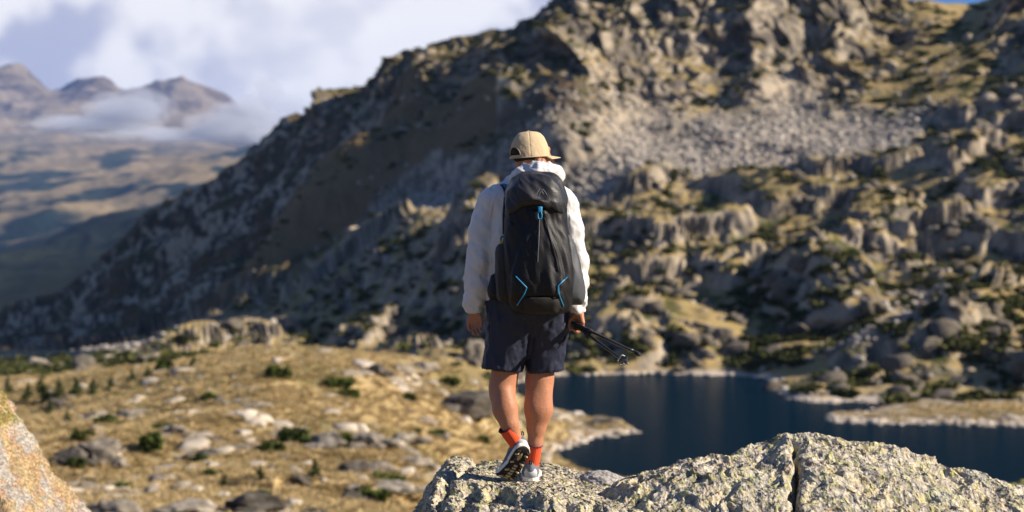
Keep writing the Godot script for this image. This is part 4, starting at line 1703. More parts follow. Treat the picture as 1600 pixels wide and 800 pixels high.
func body_shape() -> Array:
	var b := Field.new(Vector3(-0.34, 0.02, -0.28), Vector3(0.44, 1.66, 0.24), 0.0105)
	# trunk under the clothes
	b.bone(W(824, 470), W(826, 330), 0.12, 0.13, 0.05, 0.7)
	b.bone(W(795, 318), W(858, 320), 0.085, 0.085, 0.05)
	b.bone(W(828, 300, -0.01), W(829, 262, -0.03), 0.06, 0.055, 0.04)
	b.bone(head_at + head_turn * Vector3(0, -0.05, 0.03), W(828, 285, -0.01), 0.052, 0.062, 0.03)
	# legs: the left one swings through from behind, the right one stands
	for q in [[W(803, 500, 0.0), W(786, 600, -0.01), 0.10, 0.066], [W(786, 600, -0.01), W(784, 618, 0.0), 0.066, 0.060], [W(784, 612, 0.0), W(789, 640, 0.035), 0.058, 0.059],
			[W(789, 640, 0.035), W(796, 662, 0.06), 0.059, 0.042], [W(796, 662, 0.06), left_shoe * Vector3(0, 0.075, -0.055), 0.042, 0.031], [left_shoe * Vector3(0, 0.075, -0.055), left_shoe * Vector3(0, 0.05, -0.07), 0.03, 0.03],
			[W(850, 500, -0.03), W(843, 595, -0.05), 0.10, 0.069], [W(843, 595, -0.05), W(842, 614, -0.05), 0.069, 0.063], [W(842, 612, -0.045), W(842, 640, -0.03), 0.061, 0.064],
			[W(842, 640, -0.03), W(838, 668, -0.03), 0.064, 0.046], [W(838, 668, -0.03), W(836, 692, -0.03), 0.046, 0.033], [W(836, 692, -0.03), right_shoe * Vector3(0, 0.075, -0.055), 0.033, 0.031]]:
		b.bone(q[0], q[1], q[2], q[3], 0.03)
	# calves: a bulge on the back, nearer the lens
	b.ball(W(791, 634, 0.06), Vector3(0.036, 0.075, 0.03), Basis(Vector3(0, 0, 1), 0.12), 0.05)
	b.ball(W(848, 630, -0.005), Vector3(0.034, 0.08, 0.03), Basis(Vector3(0, 0, 1), -0.05), 0.05)
	b.ball(W(832, 634, -0.005), Vector3(0.03, 0.07, 0.03), Basis(), 0.05)
	# arms inside the sleeves
	for q in [[W(768, 310), W(744, 405, 0.02), 0.045, 0.04], [W(744, 405, 0.02), W(741, 482, 0.0), 0.038, 0.029],
			[W(878, 312), W(901, 405, 0.02), 0.045, 0.04], [W(901, 405, 0.02), W(903, 482, 0.04), 0.038, 0.029]]:
		b.bone(q[0], q[1], q[2], q[3], 0.03)
	var out := b.net()
	join(out, head_shape())
	join(out, left_hand())
	join(out, right_hand())
	return out

func head_shape() -> Array:
	var h := Field.new(Vector3(-0.11, -0.16, -0.14), Vector3(0.11, 0.12, 0.13), 0.005)
	h.ball(Vector3(0, 0.005, 0.012), Vector3(0.075, 0.095, 0.094), Basis(), 0.01)
	h.bone(Vector3(0, -0.025, -0.04), Vector3(0, -0.105, -0.062), 0.060, 0.036, 0.04)      # face and jaw
	h.bone(Vector3(-0.045, -0.08, -0.02), Vector3(0.045, -0.08, -0.02), 0.028, 0.028, 0.04)
	h.bone(Vector3(0, -0.06, 0.03), Vector3(0, -0.15, 0.035), 0.054, 0.054, 0.03)           # nape
	h.bone(Vector3(0, -0.012, -0.098), Vector3(0, -0.052, -0.137), 0.009, 0.014, 0.02)      # nose
	for s in [-1, 1]:
		h.bone(Vector3(0.012 * s, 0.012, -0.092), Vector3(0.045 * s, 0.008, -0.08), 0.010, 0.009, 0.02)   # brow
		h.ball(Vector3(0.036 * s, -0.04, -0.078), Vector3(0.024, 0.018, 0.02), Basis(), 0.025)            # cheekbone
		h.ball(Vector3(0.031 * s, -0.012, -0.096), Vector3(0.014, 0.009, 0.01), Basis(), 0.008, true)     # eye socket
		h.ball(Vector3(0.031 * s, -0.012, -0.082), Vector3(0.012, 0.011, 0.012), Basis(), 0.003)          # eye
		h.ball(Vector3(0.079 * s, -0.047, 0.010), Vector3(0.008, 0.032, 0.019), Basis(Vector3.UP, -0.45 * s) * Basis(Vector3.RIGHT, 0.2), 0.006)   # ear
		h.ball(Vector3(0.088 * s, -0.044, 0.006), Vector3(0.005, 0.018, 0.01), Basis(), 0.004, true)
	h.bone(Vector3(-0.02, -0.078, -0.098), Vector3(0.02, -0.078, -0.098), 0.007, 0.007, 0.008)            # lips
	h.ball(Vector3(0, -0.078, -0.108), Vector3(0.024, 0.002, 0.008), Basis(), 0.003, true)
	var out := h.net()
	var v: PackedVector3Array = out[0]
	for i in v.size(): v[i] = head_at + head_turn * v[i]
	out[0] = v
	return out

func finger(f: Field, pts: Array, r: float):
	for i in pts.size() - 1:
		f.bone(pts[i], pts[i + 1], r * (1.0 - 0.1 * i), r * (0.94 - 0.1 * i), 0.004)

func left_hand() -> Array:
	# hanging loose, palm turned back, fingers slightly curled
	var w := W(741, 482, 0.0)
	var f := Field.new(w + Vector3(-0.07, -0.16, -0.06), w + Vector3(0.06, 0.03, 0.08), 0.0035)
	f.bone(w + Vector3(0, 0.02, 0), w + Vector3(-0.002, -0.03, 0.0), 0.027, 0.026, 0.02, 0.75)
	var k := [Vector3(-0.030, -0.068, 0.004), Vector3(-0.012, -0.075, 0.0), Vector3(0.006, -0.074, 0.0), Vector3(0.022, -0.066, 0.006)]
	for q in 4:
		f.bone(w + Vector3(-0.012 + q * 0.009, -0.02, 0.0), w + k[q], 0.015, 0.0115, 0.012)
	var length := [0.058, 0.07, 0.074, 0.066]
	for q in 4:
		var a: Vector3 = w + k[q]
		var l: float = length[q]
		var lean := 0.10 + 0.05 * q
		var p1 := a + Vector3(lean * 0.3, -0.94, 0.22).normalized() * l * 0.46
		var p2 := p1 + Vector3(lean + 0.1, -0.75, 0.6).normalized() * l * 0.32
		var p3 := p2 + Vector3(lean + 0.2, -0.5, 0.85).normalized() * l * 0.26
		finger(f, [a, p1, p2, p3], 0.0088 if q > 0 else 0.0078)
	# the thumb leaves the body side of the palm
	f.bone(w + Vector3(0.012, -0.018, 0.006), w + Vector3(0.031, -0.042, 0.014), 0.016, 0.0125, 0.012)
	finger(f, [w + Vector3(0.031, -0.042, 0.014), w + Vector3(0.038, -0.068, 0.024), w + Vector3(0.035, -0.09, 0.034)], 0.0105)
	return f.net()

func right_hand() -> Array:
	# closed round the two poles
	var w := W(903, 482, 0.04)
	var f := Field.new(w + Vector3(-0.07, -0.15, -0.08), w + Vector3(0.08, 0.03, 0.09), 0.0035)
	var g := W(899, 507, 0.06)                     # where the poles pass
	var ax := (W(983, 560, 0.62) - g).normalized()
	var out := Vector3(0.85, 0.35, -0.2)
	out = (out - ax * out.dot(ax)).normalized()    # from the poles to the back of the hand
	var dn := ax.cross(out).normalized()           # across the palm, towards the finger tips
	if dn.y > 0.0: dn = -dn
	f.bone(w + Vector3(0, 0.02, 0), w + Vector3(0.0, -0.022, 0.008), 0.027, 0.026, 0.02, 0.8)
	for q in 4:
		var s := (q - 1.5) * 0.0185
		var kn := g + ax * s + out * 0.031 + dn * (-0.006)
		f.bone(w + Vector3(0.004, -0.02, 0.008) + ax * s * 0.5, kn, 0.017, 0.013, 0.014)
		finger(f, [kn, g + ax * s + out * 0.024 + dn * 0.028, g + ax * s - out * 0.010 + dn * 0.033, g + ax * s - out * 0.028 + dn * 0.012], 0.0098 if q < 3 else 0.0088)
	f.bone(w + Vector3(-0.006, -0.03, -0.006), g - ax * 0.036 - out * 0.012 - dn * 0.016, 0.015, 0.012, 0.012)
	finger(f, [g - ax * 0.036 - out * 0.012 - dn * 0.016, g - ax * 0.022 - out * 0.026, g - ax * 0.008 - out * 0.03 + dn * 0.014], 0.0105)
	return f.net()

func make_hair(person: Node3D):
	var h := Field.new(Vector3(-0.10, -0.10, -0.11), Vector3(0.10, 0.12, 0.13), 0.005)
	h.ball(Vector3(0, 0.005, 0.013), Vector3(0.0785, 0.098, 0.0975), Basis(), 0.005)
	h.cut(Vector3(0, -1, -0.35).normalized(), 0.045)
	h.cut(Vector3(0, 0, -1), 0.035)
	var a := h.net()
	var v: PackedVector3Array = a[0]
	for i in v.size(): v[i] = head_at + head_turn * v[i]
	a[0] = v
	put("hair", made(a), fabric(Color(0.022, 0.016, 0.013), 0.8, 0.3, 605, 40.0, 0.9), person)

func make_cap(person: Node3D):
	var m := fabric(Color(0.40, 0.315, 0.205), 0.9, 0.2, 611, 30.0, 0.45)
	var seg := 168
	var rows := 64
	var v := PackedVector3Array()
	var f := []
	var wr := noise(612, 16.0, 3)
	for j in rows + 1:
		var t := float(j) / rows
		for s in seg:
			var a := TAU * s / seg           # 0 looks forward (-z)
			var y := 0.137 * sin(t * PI / 2.0)
			var r := pow(cos(t * PI / 2.0), 0.62) if t < 1.0 else 0.0
			# six panels with sunk seams
			var seam := absf(fposmod(a + PI / 6.0, PI / 3.0) - PI / 6.0)
			var p := Vector3(sin(a) * 0.0915 * r, y, -cos(a) * 0.107 * r)
			var n := Vector3(p.x, p.y * 0.6 + 0.01, p.z).normalized()
			p += n * (-0.0022 * exp(-pow(seam * maxf(r, 0.2) / 0.028, 2.0)) + wr.get_noise_3dv(p) * 0.0035 * (1.0 - t * 0.5))
			v.append(p)
	for j in rows:
		for s in seg:
			var a := TAU * (s + 0.5) / seg
			var back := absf(a - PI)
			var y := 0.137 * sin((j + 0.5) / rows * PI / 2.0)
			# the half round opening over the strap at the back
			if y > 0.017 and pow(back / 0.50, 2.0) + pow((y - 0.017) / 0.042, 2.0) < 1.0: continue
			var i0 := j * seg + s
			var i1 := j * seg + (s + 1) % seg
			f.append([i0, i1 + seg, i1])
			f.append([i0, i0 + seg, i1 + seg])
	var lift := Vector3(0, -0.031, 0.010)
	for i in v.size(): v[i] = head_at + head_turn * (v[i] + lift)
	var cap := put("cap", tri_mesh(v, f), m, person)
	# rim round the opening, sweatband edge, button, brim
	var rim := []
	for k in 25:
		var u := PI * k / 24.0
		var a := PI - cos(u) * 0.50
		var y := 0.017 + sin(u) * 0.042
		var r := pow(cos(asin(clampf(y / 0.137, 0.0, 1.0))), 0.62)
		rim.append(head_at + head_turn * (Vector3(sin(a) * 0.093 * r, y, -cos(a) * 0.1085 * r) + lift))
	put("rim", made(tube(rim, 0.0022, 0.0022, 8)), m, cap)
	var edge := []
	for k in 61:
		var a := TAU * k / 60.0
		edge.append(head_at + head_turn * (Vector3(sin(a) * 0.0922, 0.002, -cos(a) * 0.1078) + lift))
	put("edge", made(tube(edge, 0.003, 0.002, 8, Vector3.UP)), m, cap)
	var knob := SphereMesh.new()
	knob.radius = 0.008
	knob.height = 0.009
	var kb := put("button", knob, m, cap)
	kb.position = head_at + head_turn * (Vector3(0, 0.137, 0) + lift)
	var strap := []
	for k in 13:
		var a := PI - 0.62 + 1.24 * k / 12.0
		strap.append(head_at + head_turn * (Vector3(sin(a) * 0.0922, 0.009, -cos(a) * 0.1078) + lift))
	put("strap", made(tube(strap, 0.008, 0.0014, 8, Vector3.UP.cross(Vector3(1, 0, 0)))), m, cap)
	var bv := PackedVector3Array()
	var bf := []
	var nb := 28
	var nr := 8
	for side in 2:
		for j in nr + 1:
			for s in nb + 1:
				var a := lerpf(-1.12, 1.12, s / float(nb))
				var t := float(j) / nr
				var reach := 0.080 * pow(cos(a * 1.25), 0.5) if absf(a) < 1.25 else 0.0
				var p := Vector3(sin(a) * (0.0905 + reach * 0.1 * t), 0.004 - t * 0.012 - 0.009 * pow(sin(a), 2.0) * (0.4 + t * 0.6), -cos(a) * 0.106 - reach * t)
				p.y += (0.0024 if side == 0 else -0.0024) * (1.0 - 0.6 * pow(t, 6.0))
				bv.append(head_at + head_turn * (p + lift))
	var half := (nr + 1) * (nb + 1)
	for j in nr:
		for s in nb:
			var i := j * (nb + 1) + s
			bf.append([i, i + 1, i + nb + 2]); bf.append([i, i + nb + 2, i + nb + 1])
			i += half
			bf.append([i, i + nb + 2, i + 1]); bf.append([i, i + nb + 1, i + nb + 2])
	for s in nb:
		var i := nr * (nb + 1) + s
		bf.append([i, i + 1, i + 1 + half]); bf.append([i, i + 1 + half, i + half])
	put("brim", tri_mesh(bv, bf), m, cap)

func make_jacket(person: Node3D):
	var cell := 0.0085
	var j := Field.new(Vector3(-0.31, 0.86, -0.22), Vector3(0.45, 1.66, 0.24), cell)
	# trunk, fuller at the hem, shoulders sloping to the collar
	j.bone(W(823, 462, 0.0), W(825, 360, 0.0), 0.205, 0.20, 0.05, 0.66)
	j.bone(W(825, 375, 0.0), W(826, 325, 0.0), 0.20, 0.165, 0.05, 0.7)
	j.bone(W(778, 318, 0.0), W(872, 320, 0.0), 0.078, 0.078, 0.06)
	j.bone(W(790, 305, 0.0), W(826, 282, 0.0), 0.06, 0.07, 0.05)
	j.bone(W(864, 307, 0.0), W(830, 282, 0.0), 0.06, 0.07, 0.05)
	# left sleeve: roomy over the forearm, gathered at the cuff
	for q in [[W(770, 316), W(754, 360, 0.0), 0.075, 0.07], [W(754, 360, 0.0), W(748, 410, 0.015), 0.07, 0.060], [W(748, 410, 0.015), W(744, 445, 0.01), 0.060, 0.056],
			[W(744, 445, 0.01), W(741, 468, 0.005), 0.056, 0.049], [W(741, 468, 0.005), W(741, 478, 0.0), 0.047, 0.040], [W(741, 478, 0.0), W(741, 486, 0.0), 0.037, 0.036]]:
		j.bone(q[0], q[1], q[2], q[3], 0.022)
	# right sleeve
	for q in [[W(880, 320), W(889, 360, 0.0), 0.073, 0.068], [W(889, 360, 0.0), W(899, 410, 0.015), 0.066, 0.058], [W(899, 410, 0.015), W(903, 445, 0.025), 0.058, 0.053],
			[W(903, 445, 0.025), W(903, 468, 0.035), 0.053, 0.047], [W(903, 468, 0.035), W(903, 478, 0.04), 0.045, 0.039], [W(903, 478, 0.04), W(903, 485, 0.04), 0.037, 0.036]]:
		j.bone(q[0], q[1], q[2], q[3], 0.022)
	# the hood lies folded round the neck, fuller on the right
	var ring := [W(806, 280, 0.05), W(818, 270, 0.09), W(838, 267, 0.10), W(858, 270, 0.075), W(866, 274, 0.02), W(858, 276, -0.05), W(836, 280, -0.09), W(812, 280, -0.06)]
	var fat := [0.027, 0.034, 0.040, 0.044, 0.042, 0.034, 0.028, 0.026]
	for q in 8:
		j.bone(ring[q], ring[(q + 1) % 8], fat[q], fat[(q + 1) % 8], 0.02)
	j.bone(W(846, 262, 0.085), W(866, 272, 0.05), 0.022, 0.030, 0.015)
	j.bone(W(840, 264, 0.11), W(850, 280, 0.12), 0.03, 0.04, 0.02)
	# ends of the sleeves and the hem
	j.cut(Vector3(0, -1, 0), -W(741, 488).y, Vector3(-0.5, 0, -1), Vector3(-0.12, 1.0, 1))
	j.cut(Vector3(0, -1, 0), -W(903, 487).y, Vector3(0.26, 0, -1), Vector3(0.6, 1.0, 1))
	j.cut(Vector3(0, -1, 0), -W(825, 474).y, Vector3(-0.137, 0, -1), Vector3(0.262, 1.2, 1))
	var a := j.net()
	var wr := noise(621, 1.0, 2, FastNoiseLite.TYPE_SIMPLEX_SMOOTH, FastNoiseLite.FRACTAL_RIDGED)
	# long creases that hang down, bunched ones at elbow and cuff
	var v: PackedVector3Array = a[0]
	var n := vertex_normals(a[0], a[1])
	for i in v.size():
		var p := v[i]
		var arm := 1.0 if p.x < -0.11 or p.x > 0.25 else 0.0
		var low := smoothstep(1.12, 0.95, p.y)
		var d := wr.get_noise_3d(p.x * 6.0 + p.y * 1.5, p.y * 2.0, p.z * 6.0) * 0.010 + wr.get_noise_3d(p.x * 15.0 + p.y * 6.0, p.y * 6.0 - p.x * 4.0, p.z * 13.0) * 0.004
		d += arm * wr.get_noise_3d(p.x * 3.0 + p.y * 3.0, p.y * 7.0 + p.x * 6.0, p.z * 3.0) * (0.006 + 0.009 * low)
		var hood := smoothstep(1.56, 1.6, p.y)
		d += hood * wr.get_noise_3d(p.x * 9.0 - p.y * 9.0, p.y * 8.0 + p.x * 9.0, p.z * 8.0) * 0.012
		v[i] = p + n[i] * (d - 0.003)
	a[0] = v
	var m := fabric(Color(0.48, 0.472, 0.475), 0.6, 0.35, 622, 7.0, 0.35)
	m.rim_enabled = true
	m.rim = 0.2
	var jk := put("jacket", made(a), m, person)
	for q in [[[777, 303], [771, 318], [766, 350], [767, 385], [768, 412]], [[886, 318], [891, 345], [897, 380], [903, 410]]]:
		var pts := []
		for w in q: pts.append(on_surface(a, W(w[0], w[1], 0.06), 0.0) - Vector3(0, 0, 0.0022))
		put("seam", made(tube(curve(pts, 5), 0.0016, 0.0012, 6)), paint(Color(0.42, 0.41, 0.41), 0.7, 0.3), jk)
	# cuffs, the seam down each sleeve and the hem cord
	for c in [[W(741, 485.5, 0.0), 0.037], [W(903, 484.5, 0.04), 0.037]]:
		put("cuff", made(loft(spread([[c[0] + Vector3(0, 0.012, 0), c[1], c[1], 2.0], [c[0] + Vector3(0, 0.004, 0), c[1] + 0.004, c[1] + 0.004, 2.0], [c[0] + Vector3(0, -0.008, 0), c[1] + 0.003, c[1] + 0.003, 2.0], [c[0] + Vector3(0, -0.012, 0), c[1] - 0.004, c[1] - 0.004, 2.0]], 3), 28)), m, jk)

func make_shorts(person: Node3D):
	var cell := 0.009
	var s := Field.new(Vector3(-0.22, 0.5, -0.22), Vector3(0.34, 1.0, 0.22), cell)
	s.bone(W(806, 478, 0.0), W(846, 478, 0.0), 0.148, 0.142, 0.05, 0.95)
	s.bone(W(803, 505, 0.0), W(785, 572, -0.005), 0.135, 0.098, 0.02, 0.95)
	s.bone(W(785, 560, -0.005), W(783, 600, -0.005), 0.101, 0.106, 0.012, 0.95)
	s.bone(W(852, 505, -0.02), W(851, 572, -0.04), 0.128, 0.089, 0.02, 0.95)
	s.bone(W(851, 560, -0.04), W(851, 600, -0.04), 0.092, 0.092, 0.012, 0.95)
	var a_n := Vector3(-0.12, -1, 0).normalized()
	s.cut(a_n, a_n.dot(W(785, 580, 0.05)), Vector3(-1, 0, -1), Vector3(W(818, 500).x, 0.7, 1))
	var b_n := Vector3(0.06, -1, 0).normalized()
	s.cut(b_n, b_n.dot(W(850, 583, 0.02)), Vector3(W(818, 500).x, 0, -1), Vector3(1, 0.7, 1))
	var a := s.net()
	var wr := noise(631, 1.0, 3, FastNoiseLite.TYPE_SIMPLEX_SMOOTH, FastNoiseLite.FRACTAL_RIDGED)
	var v: PackedVector3Array = a[0]
	var n := vertex_normals(a[0], a[1])
	for i in v.size():
		var p := v[i]
		if n[i].y < -0.7: continue
		var d := wr.get_noise_3d(p.x * 10.0 + p.y * 2.0, p.y * 3.0, p.z * 10.0) * 0.011
		d += wr.get_noise_3d(p.x * 9.0, p.y * 9.0 - p.x * 7.0, p.z * 9.0) * 0.008 * smoothstep(0.72, 0.85, p.y)
		v[i] = p + n[i] * d
	a[0] = v
	var m := fabric(Color(0.011, 0.0145, 0.032), 0.6, 0.4, 632, 16.0, 0.4)
	var sh := put("shorts", made(a), m, person)
	# seam and zipped pocket on the right hip
	var z := curve([W(884, 520, 0.03), W(882, 530, 0.05), W(879, 540, 0.06)], 5)
	put("pocket_zip", made(tube(z, 0.004, 0.003, 8)), paint(Color(0.01, 0.01, 0.012), 0.4, 0.4), sh)

func make_sock(person: Node3D, top: Vector3, low: Vector3, ra: float, rb: float):
	var m := fabric(Color(0.60, 0.085, 0.035), 0.95, 0.15, 641, 30.0, 0.5)
	var ax := (low - top).normalized()
	var side := ax.cross(Vector3(0, 0, 1)).normalized()
	var out := side.cross(ax).normalized()
	var seg := 72
	var rings := 14
	var v := PackedVector3Array()
	var f := []
	for k in rings + 1:
		var t := float(k) / rings
		var r := lerpf(ra, rb, t) + 0.0035
		for s in seg:
			var a := TAU * s / seg
			var rib := 0.0011 * (1.0 if s % 3 == 0 else -0.4)
			v.append(top.lerp(low, t) + (side * cos(a) + out * sin(a)) * (r + rib))
	for k in rings:
		for s in seg:
			var a := k * seg + s
			var b := k * seg + (s + 1) % seg
			f.append([a, b, b + seg]); f.append([a, b + seg, a + seg])
	var sock := put("sock", tri_mesh(v, f), m, person)
	var band := []
	for k in 33:
		var a := TAU * k / 32.0
		band.append(top + ax * 0.003 + (side * cos(a) + out * sin(a)) * (ra + 0.0025))
	put("top_band", made(tube(band, 0.006, 0.0035, 8, -ax)), fabric(Color(0.11, 0.022, 0.05), 0.95, 0.15, 642, 30.0, 0.4), sock)

func bent(p: Vector3, bend: float) -> Vector3:
	# the sole bends at the ball of the foot
	var from := -0.195
	if bend == 0.0 or p.z > from: return p
	var a := bend * clampf((from - p.z) / 0.06, 0.0, 1.0)
	var q := Vector3(p.x, p.y, p.z - from)
	return Vector3(q.x, q.y * cos(a * 0.7) - q.z * sin(a * 0.75), q.z * cos(a * 0.75) + q.y * sin(a * 0.7)) + Vector3(0, 0, from)

func sole_half(t: float) -> float:
	# half width of the sole from heel (0) to toe (1)
	return table([[0.0, 0.008], [0.03, 0.025], [0.1, 0.038], [0.25, 0.041], [0.45, 0.040], [0.62, 0.047], [0.74, 0.050], [0.86, 0.045], [0.95, 0.03], [1.0, 0.008]], t)

func sole_mid(t: float, s: int) -> float:
	return s * 0.010 * sin(t * PI) * (1.0 if t > 0.4 else 0.6)

func sole_slab(y0: float, y1: float, grow: float, s: int, bend: float, rock := 0.012) -> Array:
	var n := 40
	var v := PackedVector3Array()
	var f := []
	var lev := [[y0, -0.003], [y0 + 0.003, 0.0], [y1 - 0.003, 0.0], [y1, -0.003]]
	for l in lev:
		for k in n * 2:
			var i := k if k < n else 2 * n - 1 - k
			var t := (1.0 - cos(PI * (i + 0.0) / (n - 1))) * 0.5
			var w: float = sole_half(t) + grow + l[1]
			var lift := rock * (pow(maxf(t - 0.7, 0.0) / 0.3, 2.0) + 0.5 * pow(maxf(0.15 - t, 0.0) / 0.15, 2.0))
			v.append(bent(Vector3(sole_mid(t, s) + (w if k < n else -w), l[0] + lift, -t * 0.285 + (grow if t < 0.5 else -grow) * absf(t - 0.5) * 2.0), bend))
	var m := n * 2
	for r in 3:
		for k in m:
			var a := r * m + k
			var b := r * m + (k + 1) % m
			f.append([a, a + m, b + m]); f.append([a, b + m, b])
	for k in n - 1:
		var a := k
		var b := k + 1
		var c := m - 1 - k
		var d := m - 2 - k
		f.append([a, b, d]); f.append([a, d, c])
		var o := 3 * m
		f.append([a + o, d + o, b + o]); f.append([a + o, c + o, d + o])
	return [v, f]

func make_shoe(person: Node3D, at: Transform3D, bend: float, s: int):
	var grey := fabric(Color(0.115, 0.125, 0.15), 0.8, 0.3, 651, 22.0, 0.6)
	var white := paint(Color(0.62, 0.58, 0.52), 0.7, 0.3)
	var rubber := paint(Color(0.022, 0.019, 0.017), 0.75, 0.3)
	var tan := paint(Color(0.40, 0.30, 0.17), 0.75, 0.3)
	# upper
	var f := Field.new(Vector3(-0.07, 0.0, -0.31), Vector3(0.07, 0.13, 0.03), 0.005)
	f.bone(Vector3(0, 0.055, -0.045), Vector3(s * 0.008, 0.048, -0.14), 0.036, 0.038, 0.03)
	f.bone(Vector3(s * 0.008, 0.048, -0.13), Vector3(s * 0.008, 0.038, -0.22), 0.040, 0.035, 0.03)
	f.bone(Vector3(s * 0.006, 0.035, -0.2), Vector3(s * 0.002, 0.03, -0.255), 0.034, 0.026, 0.03)
	f.bone(Vector3(0, 0.045, -0.035), Vector3(0, 0.09, -0.045), 0.034, 0.033, 0.02)
	f.bone(Vector3(0, 0.085, -0.05), Vector3(0, 0.078, -0.10), 0.033, 0.033, 0.02)
	f.bone(Vector3(0, 0.075, -0.012), Vector3(0, 0.108, -0.010), 0.014, 0.008, 0.02)
	f.cut(Vector3(0, -1, 0), -0.026)
	var a := f.net()
	var v: PackedVector3Array = a[0]
	for i in v.size(): v[i] = at * bent(v[i], bend)
	a[0] = v
	var shoe := put("shoe", made(a), grey, person)
	if s > 0: shoe.set_meta("label", "grey trail shoe with raised heel showing its lugged sole")
	var mid := sole_slab(0.010, 0.034, 0.004, s, bend)
	var low := sole_slab(0.0, 0.010, 0.0015, s, bend)
	for q in [mid, low]:
		var w: PackedVector3Array = q[0]
		for i in w.size(): w[i] = at * w[i]
		q[0] = w
	put("midsole", made(mid), white, shoe)
	var out := put("outsole", made(low), rubber, shoe)
	# chevron lugs on the tread, a tan window under the heel
	for k in 13:
		var t := 0.10 + k * 0.067
		if t > 0.95: break
		for side in [-1, 0, 1]:
			var w := sole_half(t)
			var c := Vector3(sole_mid(t, s) + side * w * 0.66, 0.0, -t * 0.285)
			if side == 0 and t < 0.42: continue
			var lift := 0.012 * pow(maxf(t - 0.7, 0.0) / 0.3, 2.0)
			var box := [[Vector3(c.x, -0.0045 + lift, c.z), w * 0.24, 0.0052, 5.0], [Vector3(c.x, 0.002 + lift, c.z), w * 0.30, 0.007, 5.0]]
			var lug := loft(box, 12, Basis(Vector3.UP, side * 0.5))
			var w2: PackedVector3Array = lug[0]
			for i in w2.size(): w2[i] = at * bent(w2[i], bend)
			lug[0] = w2
			put("lug", made(lug), tan if side == 0 or k % 3 == 1 else rubber, shoe)
	var win := loft([[Vector3(0, -0.002, -0.062), 0.010, 0.026, 1.4], [Vector3(0, 0.003, -0.062), 0.012, 0.030, 1.4]], 16)
	var w3: PackedVector3Array = win[0]
	for i in w3.size(): w3[i] = at * w3[i]
	win[0] = w3
	put("heel_window", made(win), tan, shoe)
	# pull loop, heel patch, laces
	var loop := curve([Vector3(-0.006, 0.105, -0.002), Vector3(-0.004, 0.122, 0.004), Vector3(0.004, 0.122, 0.004), Vector3(0.006, 0.105, -0.002)], 5)
	for i in loop.size(): loop[i] = at * loop[i]
	put("pull_loop", made(tube(loop, 0.003, 0.002, 8)), rubber, shoe)
	var patch := loft([[Vector3(0, 0.036, -0.022), 0.034, 0.028, 2.0], [Vector3(0, 0.062, -0.024), 0.034, 0.028, 2.0], [Vector3(0, 0.080, -0.028), 0.030, 0.028, 2.0]], 28)
	var w4: PackedVector3Array = patch[0]
	for i in w4.size(): w4[i] = at * w4[i]
	patch[0] = w4
	put("heel_cup", made(patch), paint(Color(0.36, 0.37, 0.40), 0.55, 0.4), shoe)
	for k in 5:
		var z := -0.10 - k * 0.022
		var y := 0.105 - k * 0.008
		var l := curve([Vector3(-0.022, y - 0.012, z), Vector3(s * 0.008, y - 0.002, z - 0.006), Vector3(0.03, y - 0.012, z)], 5)
		for i in l.size(): l[i] = at * l[i]
		put("lace", made(tube(l, 0.0025, 0.0025, 6)), white, shoe)

